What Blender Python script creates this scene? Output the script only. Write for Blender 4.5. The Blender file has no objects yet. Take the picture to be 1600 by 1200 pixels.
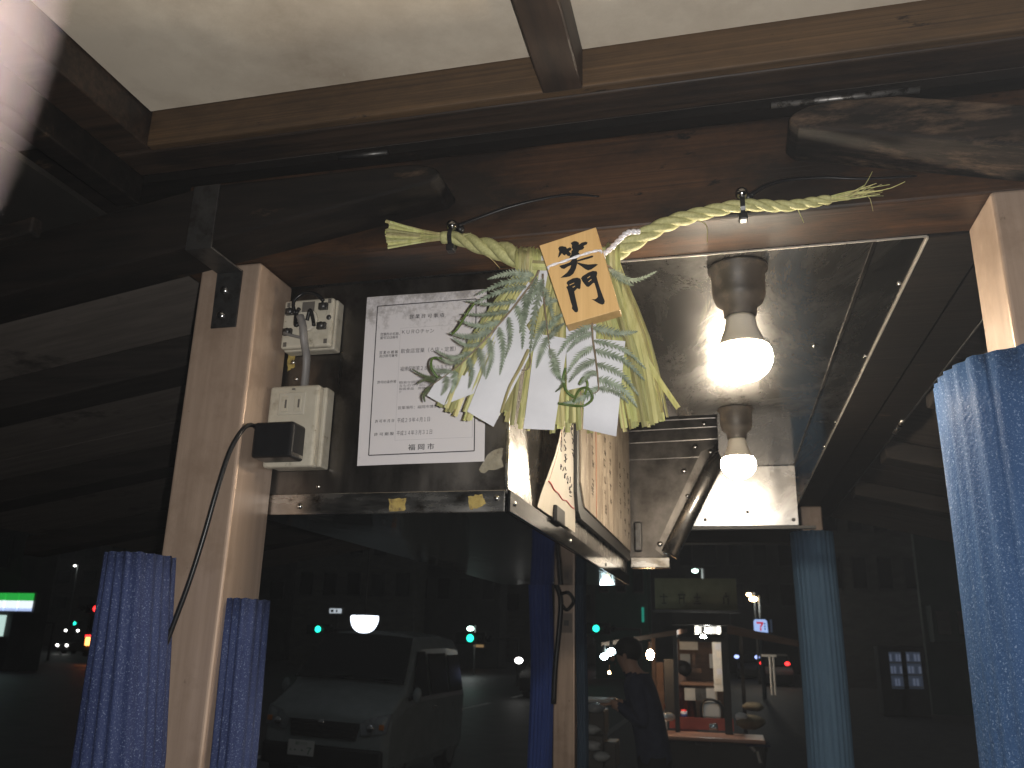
import bpy, bmesh, math, random
from math import radians, sin, cos, pi
from mathutils import Vector, Matrix, Quaternion
random.seed(7)
S = bpy.context.scene
COL = S.collection

# ------------------------------------------------------------------ camera
PITCH, ROLL, YAW, CAM = .2973, .0235, -.2480, Vector((0, 0, 1.6))
FPX = 1314.0                                   # focal length in pixels of the 1600 px wide frame
cp, sp, cy, sy = cos(PITCH), sin(PITCH), cos(YAW), sin(YAW)
FWD = Vector((sy * cp, cy * cp, sp))
_r = Vector((cy, -sy, 0)); _u = _r.cross(FWD)
RIGHT = cos(ROLL) * _r + sin(ROLL) * _u
UP = -sin(ROLL) * _r + cos(ROLL) * _u
cd = bpy.data.cameras.new('camera'); cam = bpy.data.objects.new('camera', cd); COL.objects.link(cam)
M3 = Matrix((RIGHT, UP, -FWD)).transposed()
cam.matrix_world = Matrix.Translation(CAM) @ M3.to_4x4()
cd.sensor_fit = 'HORIZONTAL'; cd.sensor_width = 5.6; cd.lens = 5.6 * FPX / 1600
cd.clip_start = .004; cd.clip_end = 600
cd.dof.use_dof = True; cd.dof.focus_distance = 1.15; cd.dof.aperture_fstop = 1.8
S.camera = cam

# ------------------------------------------------------------------ night sky, flash, exposure
W = bpy.data.worlds.new('World'); S.world = W; W.use_nodes = True
W.node_tree.nodes['Background'].inputs[0].default_value = (.92, .98, 1.0, 1)
W.node_tree.nodes['Background'].inputs[1].default_value = .024
fl = bpy.data.lights.new('camera_flash', 'SPOT'); flo = bpy.data.objects.new('camera_flash', fl); COL.objects.link(flo)
fl.energy = 46; fl.color = (1.0, .97, .93); fl.spot_size = radians(120.7); fl.spot_blend = .55; fl.shadow_soft_size = .003
flo.location = CAM + RIGHT * .022 + UP * .006
flo.rotation_euler = cam.matrix_world.to_euler()
S.view_settings.view_transform = 'Standard'; S.view_settings.look = 'None'
S.view_settings.exposure = 0; S.view_settings.gamma = 1; S.view_settings.use_curve_mapping = False
S.render.engine = 'CYCLES'
S.cycles.use_denoising = True; S.cycles.max_bounces = 8
S.cycles.sample_clamp_indirect = 4; S.cycles.caustics_reflective = False; S.cycles.caustics_refractive = False

def ray(x, y):
    return (RIGHT * (x - 800) - UP * (y - 600) + FWD * FPX) / FPX
def atY(x, y, Y):
    d = ray(x, y); return CAM + d * ((Y - CAM.y) / d.y)
def atX(x, y, X):
    d = ray(x, y); return CAM + d * ((X - CAM.x) / d.x)
def atZ(x, y, Z):
    d = ray(x, y); return CAM + d * ((Z - CAM.z) / d.z)

# ------------------------------------------------------------------ materials
MATS = {}
def mat(name, c1, c2=None, rough=.6, metal=0., scale=(8, 8, 8), detail=5, bump=0., bscale=None, lo=.35, hi=.65,
        emit=None, estr=0., rvar=0., trans=0., spots=None, spot_scale=20., spot_lo=.6, spot_hi=.7, spec=.5, rnd=0., sss=0.,
        blotch=None, blotch_scale=3.0, blotch_lo=.45, blotch_hi=.62, stretch=None):
    m = bpy.data.materials.new(name); m.use_nodes = True; MATS[name] = m
    n, l = m.node_tree.nodes, m.node_tree.links
    b = n['Principled BSDF']
    b.inputs['Roughness'].default_value = rough; b.inputs['Metallic'].default_value = metal
    b.inputs['Specular IOR Level'].default_value = spec
    tc = n.new('ShaderNodeTexCoord')
    mp = n.new('ShaderNodeMapping'); mp.inputs['Scale'].default_value = scale
    l.new(tc.outputs['Object'], mp.inputs['Vector'])
    nz = n.new('ShaderNodeTexNoise'); nz.inputs['Scale'].default_value = 1; nz.inputs['Detail'].default_value = detail
    nz.inputs['Roughness'].default_value = .65
    l.new(mp.outputs[0], nz.inputs['Vector'])
    cr = n.new('ShaderNodeValToRGB'); cr.color_ramp.elements[0].position = lo; cr.color_ramp.elements[1].position = hi
    cr.color_ramp.elements[0].color = (*c1, 1); cr.color_ramp.elements[1].color = (*(c2 or c1), 1)
    l.new(nz.outputs[0], cr.inputs[0])
    out = cr.outputs[0]
    def over(colour, sc, a, z, src):
        s = n.new('ShaderNodeTexNoise'); s.inputs['Scale'].default_value = sc; s.inputs['Detail'].default_value = 8
        s.inputs['Roughness'].default_value = .7
        if stretch:
            m3 = n.new('ShaderNodeMapping'); m3.inputs['Scale'].default_value = stretch; l.new(tc.outputs['Object'], m3.inputs['Vector']); l.new(m3.outputs[0], s.inputs['Vector'])
        else: l.new(tc.outputs['Object'], s.inputs['Vector'])
        r = n.new('ShaderNodeMapRange'); r.inputs[1].default_value = a; r.inputs[2].default_value = z
        l.new(s.outputs[0], r.inputs[0])
        mx = n.new('ShaderNodeMix'); mx.data_type = 'RGBA'
        l.new(r.outputs[0], mx.inputs[0]); l.new(src, mx.inputs[6]); mx.inputs[7].default_value = (*colour, 1)
        return mx.outputs[2]
    if blotch: out = over(blotch, blotch_scale, blotch_lo, blotch_hi, out)
    if spots: out = over(spots, spot_scale, spot_lo, spot_hi, out)
    if rnd:
        oi = n.new('ShaderNodeObjectInfo'); hs = n.new('ShaderNodeHueSaturation')
        mr = n.new('ShaderNodeMapRange'); mr.inputs[3].default_value = 1 - rnd; mr.inputs[4].default_value = 1 + rnd
        l.new(oi.outputs['Random'], mr.inputs[0]); l.new(mr.outputs[0], hs.inputs['Value'])
        mh = n.new('ShaderNodeMapRange'); mh.inputs[3].default_value = .5 - rnd * .06; mh.inputs[4].default_value = .5 + rnd * .07
        mu = n.new('ShaderNodeMath'); mu.operation = 'FRACT'; mm = n.new('ShaderNodeMath'); mm.operation = 'MULTIPLY'; mm.inputs[1].default_value = 7.31
        l.new(oi.outputs['Random'], mm.inputs[0]); l.new(mm.outputs[0], mu.inputs[0]); l.new(mu.outputs[0], mh.inputs[0]); l.new(mh.outputs[0], hs.inputs['Hue'])
        l.new(out, hs.inputs['Color']); out = hs.outputs[0]
    l.new(out, b.inputs['Base Color'])
    if rvar:
        mr = n.new('ShaderNodeMapRange'); mr.inputs[3].default_value = max(.02, rough - rvar); mr.inputs[4].default_value = min(1, rough + rvar)
        mr.inputs[1].default_value = .3; mr.inputs[2].default_value = .7
        l.new(nz.outputs[0], mr.inputs[0]); l.new(mr.outputs[0], b.inputs['Roughness'])
    if bump:
        nb = nz
        if bscale:
            m2 = n.new('ShaderNodeMapping'); m2.inputs['Scale'].default_value = bscale
            l.new(tc.outputs['Object'], m2.inputs['Vector'])
            nb = n.new('ShaderNodeTexNoise'); nb.inputs['Scale'].default_value = 1; nb.inputs['Detail'].default_value = 4
            l.new(m2.outputs[0], nb.inputs['Vector'])
        bp = n.new('ShaderNodeBump'); bp.inputs['Strength'].default_value = bump; bp.inputs['Distance'].default_value = .002
        l.new(nb.outputs[0], bp.inputs['Height']); l.new(bp.outputs[0], b.inputs['Normal'])
    if emit:
        b.inputs['Emission Color'].default_value = (*emit, 1); b.inputs['Emission Strength'].default_value = estr
    if sss:
        b.inputs['Subsurface Weight'].default_value = sss; b.inputs['Subsurface Radius'].default_value = (.01, .01, .02); b.inputs['Subsurface Scale'].default_value = 1
    if trans:
        o = n['Material Output']; t = n.new('ShaderNodeBsdfTranslucent'); a = n.new('ShaderNodeMixShader'); a.inputs[0].default_value = trans
        l.new(out, t.inputs['Color']); l.new(b.outputs[0], a.inputs[1]); l.new(t.outputs[0], a.inputs[2]); l.new(a.outputs[0], o.inputs[0])
    return m

mat('lintel_wood', (.026, .014, .009), (.088, .041, .018), rough=.48, scale=(2.5, 130, 220), detail=8, bump=.22, lo=.28, hi=.76, stretch=(.4, 1, 1), spec=.3,
    blotch=(.012, .008, .006), blotch_scale=4.5, blotch_lo=.43, blotch_hi=.56, spots=(.004, .0035, .003), spot_scale=34, spot_lo=.61, spot_hi=.66)
mat('sooty_wood', (.004, .0035, .003), (.012, .009, .0075), spec=.16, rough=.7, scale=(5, 60, 60), detail=8, bump=.5, stretch=(.3, 1, 1),
    spots=(.07, .045, .028), spot_scale=18, spot_lo=.62, spot_hi=.74)
mat('rafter_wood', (.014, .012, .011), (.03, .025, .022), rough=.7, spec=.2, scale=(4, 60, 60), detail=8, bump=.3)
mat('worn_wood', (.010, .0085, .0075), (.028, .021, .017), spec=.16, rough=.7, scale=(5, 80, 80), detail=8, bump=.5, lo=.35, hi=.7, stretch=(.28, 1, 1),
    blotch=(.095, .063, .042), blotch_scale=15, blotch_lo=.51, blotch_hi=.64, spots=(.010, .009, .008), spot_scale=16, spot_lo=.50, spot_hi=.58)
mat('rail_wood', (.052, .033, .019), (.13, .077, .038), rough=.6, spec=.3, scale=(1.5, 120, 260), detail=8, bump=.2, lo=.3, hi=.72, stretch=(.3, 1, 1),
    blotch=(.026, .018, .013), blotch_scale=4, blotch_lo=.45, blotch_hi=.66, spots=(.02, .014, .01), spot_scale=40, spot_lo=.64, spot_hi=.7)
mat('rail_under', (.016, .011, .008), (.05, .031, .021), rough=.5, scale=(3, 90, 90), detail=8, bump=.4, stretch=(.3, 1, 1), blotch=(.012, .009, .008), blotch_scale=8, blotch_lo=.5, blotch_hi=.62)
mat('batten_wood', (.018, .012, .009), (.05, .03, .02), rough=.55, scale=(30, 4, 30), bump=.3)
mat('eave_board', (.085, .072, .063), (.15, .128, .112), rough=.75, scale=(3, 40, 20), bump=.15, lo=.3, hi=.7,
    spots=(.03, .024, .02), spot_scale=5, spot_lo=.58, spot_hi=.7)
mat('eave_dark', (.03, .024, .02), (.06, .047, .04), rough=.75, scale=(3, 40, 20), bump=.15)
mat('roof_cloth', (.54, .475, .385), (.63, .56, .455), rough=.85, scale=(3, 3, 3), bump=.1, bscale=(300, 300, 300),
    blotch=(.40, .335, .26), blotch_scale=2.6, blotch_lo=.46, blotch_hi=.7, spots=(.5, .44, .36), spot_scale=60, spot_lo=.62, spot_hi=.75)
mat('post_metal', (.39, .285, .215), (.50, .375, .29), rough=.38, metal=.4, scale=(60, 60, 2.5), rvar=.07, bump=.06, lo=.3, hi=.7,
    blotch=(.31, .22, .16), blotch_scale=6, blotch_lo=.5, blotch_hi=.72, spots=(.14, .10, .075), spot_scale=34, spot_lo=.645, spot_hi=.73)
mat('steel', (.42, .40, .375), (.56, .54, .51), rough=.2, metal=1, scale=(3, 60, 3), rvar=.09, bump=.03, lo=.3, hi=.7,
    spots=(.25, .21, .17), spot_scale=14, spot_lo=.58, spot_hi=.8)
mat('ceiling_steel', (.40, .38, .36), (.54, .53, .515), rough=.15, metal=1, scale=(2.2, 2.2, 2.2), rvar=.10, detail=9, bump=.035,
    bscale=(8, 2.2, 8), lo=.32, hi=.68, spots=(.33, .30, .27), spot_scale=5, spot_lo=.62, spot_hi=.9)
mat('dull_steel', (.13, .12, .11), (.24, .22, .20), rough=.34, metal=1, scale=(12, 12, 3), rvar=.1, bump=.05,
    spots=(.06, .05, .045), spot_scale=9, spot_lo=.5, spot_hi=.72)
mat('rim_steel', (.42, .40, .37), (.62, .60, .57), rough=.25, metal=1, scale=(10, 40, 40), rvar=.1, bump=.05,
    spots=(.10, .075, .05), spot_scale=24, spot_lo=.56, spot_hi=.7)
mat('hood_steel', (.06, .055, .05), (.11, .10, .092), rough=.36, metal=1, scale=(12, 3, 12), rvar=.08, bump=.04)
mat('rod_metal', (.16, .155, .15), (.30, .29, .28), rough=.45, metal=.8, scale=(30, 60, 60), spots=(.05, .045, .04), spot_scale=70, spot_lo=.5, spot_hi=.6)
mat('edge_steel', (.6, .57, .52), (.72, .69, .64), rough=.48, metal=.85)
mat('lip_steel', (.16, .16, .16), (.30, .30, .29), rough=.13, metal=1, scale=(4, 4, 60), rvar=.04, bump=.03, spots=(.07, .06, .05), spot_scale=20, spot_lo=.55, spot_hi=.7)
mat('under_steel', (.2, .2, .2), (.3, .3, .3), rough=.07, metal=1, scale=(3, 3, 3), rvar=.03, bump=.35, bscale=(7, 3, 7))
mat('dark_metal', (.055, .055, .058), (.10, .098, .095), rough=.42, metal=.8, scale=(20, 20, 20), bump=.1,
    spots=(.03, .022, .018), spot_scale=30, spot_lo=.5, spot_hi=.7)
mat('screw_metal', (.5, .5, .5), (.6, .6, .6), rough=.22, metal=1)
mat('black_plastic', (.007, .007, .008), (.011, .011, .012), spec=.3, rough=.32, bump=.03, bscale=(400, 400, 400))
mat('dark_rubber', (.012, .011, .010), (.02, .018, .017), rough=.6)
mat('cream_plastic', (.42, .385, .31), (.50, .465, .385), rough=.42, scale=(10, 10, 10), bump=.04,
    blotch=(.26, .225, .16), blotch_scale=18, blotch_lo=.52, blotch_hi=.75, spots=(.12, .10, .07), spot_scale=70, spot_lo=.62, spot_hi=.72)
mat('cream_recess', (.43, .40, .33), (.5, .46, .39), rough=.45)
mat('slot_dark', (.10, .09, .08), rough=.6)
mat('grey_cable', (.12, .115, .11), (.17, .16, .155), rough=.5)
mat('white_paper', (.64, .64, .675), (.70, .70, .735), rough=.8, scale=(20, 20, 20), trans=.12, bump=.03)
mat('licence_paper', (.66, .63, .645), (.71, .68, .695), rough=.55, scale=(3, 3, 3), trans=0)
mat('ink', (.02, .018, .02), rough=.7)
mat('grey_ink', (.055, .05, .055), rough=.7)
mat('faint_line', (.48, .46, .48), rough=.7)
mat('brush_ink', (.008, .008, .009), rough=.55, spec=.3)
mat('plaque_wood', (.55, .335, .125), (.67, .43, .18), rough=.6, scale=(150, 60, 5), bump=.1, lo=.3, hi=.7)
mat('plaque_end', (.60, .44, .29), (.66, .5, .34), rough=.7, scale=(60, 200, 60), bump=.1)
mat('straw', (.44, .415, .16), (.60, .57, .28), rough=.5, scale=(160, 160, 12), bump=.25, rnd=.36, trans=.25)
mat('straw_rope', (.34, .33, .14), (.48, .465, .22), rough=.6, scale=(240, 240, 240), bump=.6, bscale=(60, 700, 700), rnd=.08)
mat('fern_pale', (.13, .165, .11), (.34, .39, .30), rough=.65, scale=(120, 120, 120), trans=.2, rnd=.2)
mat('fern_dark', (.06, .08, .035), (.12, .15, .07), rough=.5, scale=(120, 120, 120), trans=.2, rnd=.2)
mat('fern_green', (.07, .13, .025), (.13, .2, .045), rough=.45, scale=(120, 120, 120), trans=.2, rnd=.2)
mat('fern_stem', (.17, .13, .085), (.23, .18, .12), rough=.5, scale=(50, 50, 50))
mat('silver_cord', (.62, .60, .64), (.85, .83, .86), rough=.3, metal=.25, scale=(300, 300, 300), bump=.3)
mat('bulb_body', (.66, .60, .50), (.72, .66, .56), rough=.4)
mat('socket_black', (.022, .018, .015), (.045, .037, .03), rough=.5, scale=(20, 20, 20), spots=(.10, .075, .05), spot_scale=18, spot_lo=.5, spot_hi=.7)
mat('bulb_glow', (.9, .85, .75), emit=(1.0, .85, .65), estr=230, rough=.5)
mat('menu_sheet', (.66, .60, .50), (.74, .68, .58), rough=.35, scale=(8, 8, 8), trans=.12)
mat('marker_red', (.55, .03, .02), rough=.5)
mat('marker_blue', (.04, .07, .26), rough=.5)
mat('menu_wood', (.30, .235, .17), (.44, .37, .29), rough=.36, metal=.3, scale=(30, 30, 3), bump=.2, lo=.3, hi=.7,
    spots=(.66, .60, .50), spot_scale=60, spot_lo=.58, spot_hi=.66, stretch=(1, 1, .35), blotch=(.16, .12, .085), blotch_scale=9, blotch_lo=.5, blotch_hi=.66)
mat('scorched', (.06, .045, .03), rough=.6)
mat('tape_yellow', (.30, .21, .05), (.46, .35, .11), rough=.7, scale=(70, 70, 70), spots=(.12, .08, .04), spot_scale=90, spot_lo=.5, spot_hi=.65)
mat('sticker_rest', (.22, .19, .13), (.33, .30, .23), rough=.7, scale=(40, 40, 40), spots=(.10, .08, .06), spot_scale=60, spot_lo=.55, spot_hi=.7)
mat('red_paint', (.25, .05, .03), (.32, .07, .04), rough=.4)
mat('pole_dust', (.13, .12, .11), (.2, .185, .17), rough=.8, scale=(60, 60, 60))
mat('dust', (.2, .17, .14), rough=.9)
_b = MATS['post_metal'].node_tree.nodes['Principled BSDF']; _b.inputs['Coat Weight'].default_value = .7; _b.inputs['Coat Roughness'].default_value = .2
def two_lobe(name, rough2, fac_lo, fac_hi, sc, stretch=(1, 1, 1), dist=1.2):
    m = MATS[name]; n, l = m.node_tree.nodes, m.node_tree.links; b = n['Principled BSDF']; o = n['Material Output']
    b2 = n.new('ShaderNodeBsdfPrincipled'); b2.inputs['Metallic'].default_value = 1; b2.inputs['Roughness'].default_value = rough2
    l.new(b.inputs['Base Color'].links[0].from_socket, b2.inputs['Base Color'])
    tc = n.new('ShaderNodeTexCoord'); nz_ = n.new('ShaderNodeTexNoise'); nz_.inputs['Scale'].default_value = sc; nz_.inputs['Detail'].default_value = 10; nz_.inputs['Roughness'].default_value = .72; nz_.inputs['Distortion'].default_value = dist
    mp_ = n.new('ShaderNodeMapping'); mp_.inputs['Scale'].default_value = stretch; l.new(tc.outputs['Object'], mp_.inputs['Vector']); l.new(mp_.outputs[0], nz_.inputs['Vector'])
    r = n.new('ShaderNodeMapRange'); r.inputs[1].default_value = .34; r.inputs[2].default_value = .68; r.inputs[3].default_value = fac_lo; r.inputs[4].default_value = fac_hi
    l.new(nz_.outputs[0], r.inputs[0])
    mx = n.new('ShaderNodeMixShader'); l.new(r.outputs[0], mx.inputs[0]); l.new(b.outputs[0], mx.inputs[1]); l.new(b2.outputs[0], mx.inputs[2]); l.new(mx.outputs[0], o.inputs[0])
two_lobe('ceiling_steel', .38, .10, .46, 3.2, (1, .35, 1), 2.4)
two_lobe('steel', .45, .1, .5, 9)
# foam: pale cell flecks, their flash glints painted into the colour
def foam_mat(name, c1, c2, glint_fleck):
    m = mat(name, c1, c2, rough=.55, scale=(30, 30, 4), lo=.3, hi=.7, trans=.22, spec=.1, bump=.8, bscale=(260, 260, 200),
            spots=glint_fleck, spot_scale=420, spot_lo=.55, spot_hi=.66)
foam_mat('foam_blue', (.030, .042, .112), (.047, .066, .162), (.21, .26, .40))
foam_mat('foam_royal', (.030, .065, .27), (.045, .09, .36), (.06, .1, .4))
foam_mat('foam_teal', (.12, .225, .37), (.165, .30, .47), (.24, .38, .56))
foam_mat('foam_slate', (.035, .06, .10), (.05, .085, .14), (.08, .12, .18))
foam_mat('foam_sea', (.025, .064, .16), (.044, .102, .235), (.22, .31, .48))
# night street
mat('asphalt', (.04, .04, .042), (.065, .063, .062), rough=.55, scale=(3, 3, 3), bump=.3, bscale=(90, 90, 90), spots=(.03, .03, .03), spot_scale=1.2, spot_lo=.5, spot_hi=.7)
mat('paving', (.04, .04, .04), (.065, .064, .062), rough=.7, scale=(4, 4, 4), bump=.2, bscale=(60, 60, 60))
mat('kerb', (.2, .2, .19), (.27, .27, .26), rough=.8, scale=(20, 20, 20))
mat('road_paint', (.6, .6, .58), (.7, .7, .68), rough=.7, scale=(10, 10, 10))
mat('van_paint', (.18, .21, .21), (.22, .25, .25), rough=.25, scale=(4, 4, 4), spec=.5)
mat('night_glass', (.01, .012, .013), rough=.08, spec=.5)
mat('black_trim', (.012, .012, .012), (.02, .02, .02), rough=.5)
mat('lamp_glass', (.16, .18, .19), (.26, .28, .29), rough=.08, metal=.3, scale=(40, 40, 40))
mat('amber', (.45, .15, .02), rough=.2)
mat('plate_white', (.55, .56, .54), rough=.5)
mat('plate_green', (.03, .14, .06), rough=.5)
mat('tyre', (.014, .014, .014), (.02, .02, .02), rough=.8)
mat('alloy', (.3, .3, .3), (.4, .4, .4), rough=.35, metal=.8)
mat('facade_dark', (.05, .05, .05), (.08, .078, .076), rough=.8, scale=(.6, .6, .6))
mat('facade_teal', (.028, .065, .056), (.042, .085, .075), rough=.7, scale=(1, 1, 1))
mat('facade_tile', (.09, .085, .08), (.13, .125, .115), rough=.7, scale=(1, 1, 3))
mat('window_dark', (.012, .014, .016), rough=.1)
mat('pole_grey', (.05, .05, .05), (.08, .08, .078), rough=.6)
def glow(name, c, s): return mat(name, (min(1, c[0]), min(1, c[1]), min(1, c[2])), emit=c, estr=s, rough=.5)
glow('lamp_cool', (.80, .88, 1.0), 3.5)
glow('lamp_cold', (.72, .95, 1.0), 40)
glow('lamp_white', (1.0, .98, .90), 160)
glow('head_white', (1.0, .98, .92), 9)
glow('lamp_tungsten', (1.0, .62, .30), 110)
glow('lamp_warm', (1.0, .68, .32), 30)
glow('lamp_green', (.02, 1.0, .62), 3.0)
glow('lamp_mint', (.65, 1.0, .86), 8)
glow('lamp_red', (1.0, .03, .03), 4.0)
glow('tail_amber', (1.0, .35, .08), 5)
glow('lamp_blue', (.4, .5, 1.0), 2.0)
glow('sign_green', (.02, .36, .05), 1.0)
glow('sign_white', (.85, .93, 1.0), 1.1)
glow('sign_blue', (.50, .64, 1.0), .9)
glow('shop_window', (.62, .85, .78), .8)
glow('window_warm', (1.0, .62, .28), .22)
glow('sign_panel', (.42, .58, 1.0), .85)
glow('neon_green', (.03, .5, .36), .35)
glow('vending_white', (.62, .72, .95), .09)
glow('vending_dim', (.3, .38, .55), .045)
glow('lit_board', (.7, .78, .85), .6)
mat('sign_red', (.62, .04, .04), rough=.5, emit=(.8, .02, .03), estr=.55)
mat('sign_teal', (.02, .25, .25), rough=.5, emit=(.0, .16, .22), estr=.4)
mat('sign_board', (.17, .165, .09), (.21, .20, .115), rough=.7)
mat('sign_letter', (.05, .05, .035), rough=.7)
mat('stall_brown', (.16, .085, .05), (.22, .12, .075), rough=.6, scale=(3, 20, 20))
mat('stall_black', (.012, .011, .01), (.02, .018, .016), rough=.5)
mat('counter_red', (.36, .06, .035), (.42, .075, .045), rough=.4)
mat('counter_top', (.42, .22, .15), (.48, .26, .18), rough=.35)
mat('off_white', (.6, .58, .53), (.7, .68, .62), rough=.7, scale=(20, 20, 20))
mat('grey_panel', (.34, .35, .35), (.42, .43, .43), rough=.5)
mat('navy_cloth', (.032, .038, .075), (.046, .055, .10), rough=.9, scale=(10, 10, 10))
mat('dark_trousers', (.014, .015, .02), (.02, .022, .03), rough=.9)
mat('maroon_cloth', (.16, .05, .05), rough=.9)
mat('skin', (.50, .30, .22), (.55, .34, .25), rough=.5, sss=.1)
mat('finger_skin', (.60, .46, .46), (.64, .50, .50), rough=.55, sss=.15)
mat('hair', (.012, .010, .009), rough=.6)
mat('bag_clear', (.42, .45, .46), (.58, .6, .6), rough=.25, scale=(16, 16, 16), bump=.6)
mat('sack_brown', (.13, .11, .07), (.2, .17, .11), rough=.9, scale=(14, 14, 14), bump=.5)
mat('chrome', (.6, .6, .6), rough=.15, metal=1)

# ------------------------------------------------------------------ mesh helpers
ORG = {}
class MB:
    def __init__(s): s.v = []; s.f = []; s.xf = None; s.mi = []; s.cur = 0
    def add(s, vs, fs):
        o = len(s.v)
        s.v += [Vector(p) if s.xf is None else s.xf @ Vector(p) for p in vs]
        s.f += [tuple(i + o for i in f) for f in fs]; s.mi += [s.cur] * len(fs)
        return s
    def box(s, a, b):
        x0, y0, z0 = a; x1, y1, z1 = b
        return s.add([(x0, y0, z0), (x1, y0, z0), (x1, y1, z0), (x0, y1, z0), (x0, y0, z1), (x1, y0, z1), (x1, y1, z1), (x0, y1, z1)],
                     [(0, 3, 2, 1), (4, 5, 6, 7), (0, 1, 5, 4), (1, 2, 6, 5), (2, 3, 7, 6), (3, 0, 4, 7)])
    def prism(s, pts, off):           # polygon pts (3-D), swept by off
        n = len(pts); off = Vector(off); p = [Vector(q) for q in pts]
        return s.add(p + [q + off for q in p], [tuple(range(n))[::-1], tuple(range(n, 2 * n))] + [(i, (i + 1) % n, n + (i + 1) % n, n + i) for i in range(n)])
    def tube(s, path, r, n=8, cap=True, sq=1.0):
        path = [Vector(p) for p in path]; m = len(path)
        rs = r if isinstance(r, (list, tuple)) else [r] * m
        t0 = (path[1] - path[0]).normalized()
        a = t0.orthogonal().normalized(); vs = []
        for i, p in enumerate(path):
            t = (path[min(i + 1, m - 1)] - path[max(i - 1, 0)]).normalized()
            a = (a - t * a.dot(t)).normalized(); b = t.cross(a)
            for k in range(n):
                q = 2 * pi * k / n; vs.append(p + (a * cos(q) + b * sin(q) * sq) * rs[i])
        fs = [(i * n + k, i * n + (k + 1) % n, (i + 1) * n + (k + 1) % n, (i + 1) * n + k) for i in range(m - 1) for k in range(n)]
        if cap: fs += [tuple(range(n))[::-1], tuple(range((m - 1) * n, m * n))]
        return s.add(vs, fs)
    def lathe(s, prof, c, n=24, axis='z', sgn=1):
        c = Vector(c); vs = []
        for r, h in prof:
            for k in range(n):
                q = 2 * pi * k / n
                d = {'z': Vector((r * cos(q), r * sin(q), h)), 'y': Vector((r * cos(q), h * sgn, r * sin(q))), 'x': Vector((h * sgn, r * cos(q), r * sin(q)))}[axis]
                vs.append(c + d)
        m = len(prof)
        return s.add(vs, [(i * n + k, i * n + (k + 1) % n, (i + 1) * n + (k + 1) % n, (i + 1) * n + k) for i in range(m - 1) for k in range(n)] +
                     [tuple(range(n))[::-1], tuple(range((m - 1) * n, m * n))])
    def grid(s, rows):                # rows of points -> surface
        n = len(rows[0]); vs = [p for r in rows for p in r]
        return s.add(vs, [(i * n + k, i * n + k + 1, (i + 1) * n + k + 1, (i + 1) * n + k) for i in range(len(rows) - 1) for k in range(n - 1)])
    def sphere(s, c, r, n=12, m=8, sc=(1, 1, 1)):
        c = Vector(c)
        rows = [[c + Vector((r * sc[0] * sin(pi * i / m) * cos(2 * pi * k / n), r * sc[1] * sin(pi * i / m) * sin(2 * pi * k / n), r * sc[2] * cos(pi * i / m))) for k in range(n + 1)] for i in range(m + 1)]
        return s.grid(rows)
    def build(s, name, material, parent=None, smooth=False, bevel=0., solid=0., mats=None, seg=2):
        me = bpy.data.meshes.new(name)
        org = ORG.get(parent.name, Vector((0, 0, 0))) if parent else Vector((0, 0, 0))
        me.from_pydata([p - org for p in s.v], [], s.f)
        for x in (mats or [material]): me.materials.append(MATS[x])
        if mats: me.polygons.foreach_set('material_index', s.mi)
        bm = bmesh.new(); bm.from_mesh(me)
        bmesh.ops.remove_doubles(bm, verts=bm.verts, dist=1e-6)
        if not solid: bmesh.ops.recalc_face_normals(bm, faces=bm.faces)
        bm.to_mesh(me); bm.free()
        if smooth: me.polygons.foreach_set('use_smooth', [True] * len(me.polygons))
        o = bpy.data.objects.new(name, me); COL.objects.link(o)
        if parent: o.parent = parent; ORG[o.name] = org
        if bevel:
            md = o.modifiers.new('bevel', 'BEVEL'); md.width = bevel; md.segments = seg; md.limit_method = 'ANGLE'; md.angle_limit = radians(35)
        if solid:
            md = o.modifiers.new('solid', 'SOLIDIFY'); md.thickness = solid; md.offset = 0
            if smooth:
                es = o.modifiers.new('rim', 'EDGE_SPLIT'); es.split_angle = radians(55)
        return o

def tag(o, label=None, cat=None, group=None, kind=None):
    if label: o['label'] = label
    if cat: o['category'] = cat
    if group: o['group'] = group
    if kind: o['kind'] = kind
    return o
def thing(name, loc, label, cat, group=None):
    o = bpy.data.objects.new(name, None); COL.objects.link(o); o.location = loc; o.empty_display_size = .05
    ORG[o.name] = Vector(loc); return tag(o, label, cat, group)
def lerp(a, b, t): return a + (b - a) * t
def poly(pts, t):                     # point on a polyline, t in 0..1
    n = len(pts) - 1; i = min(int(t * n), n - 1); u = t * n - i
    return pts[i].lerp(pts[i + 1], u)
def smooth_path(pts, n):
    pts = [Vector(p) for p in pts]; out = []
    m = len(pts) - 1
    for j in range(n + 1):
        t = j / n * m; i = min(int(t), m - 1); u = t - i
        p0, p1, p2, p3 = pts[max(i - 1, 0)], pts[i], pts[i + 1], pts[min(i + 2, m)]
        out.append(.5 * ((2 * p1) + (p2 - p0) * u + (2 * p0 - 5 * p1 + 4 * p2 - p3) * u * u + (3 * p1 - p0 - 3 * p2 + p3) * u ** 3))
    return out
_tc = bpy.data.curves.new('lettering', 'FONT'); _to = bpy.data.objects.new('lettering', _tc); COL.objects.link(_to)
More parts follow.
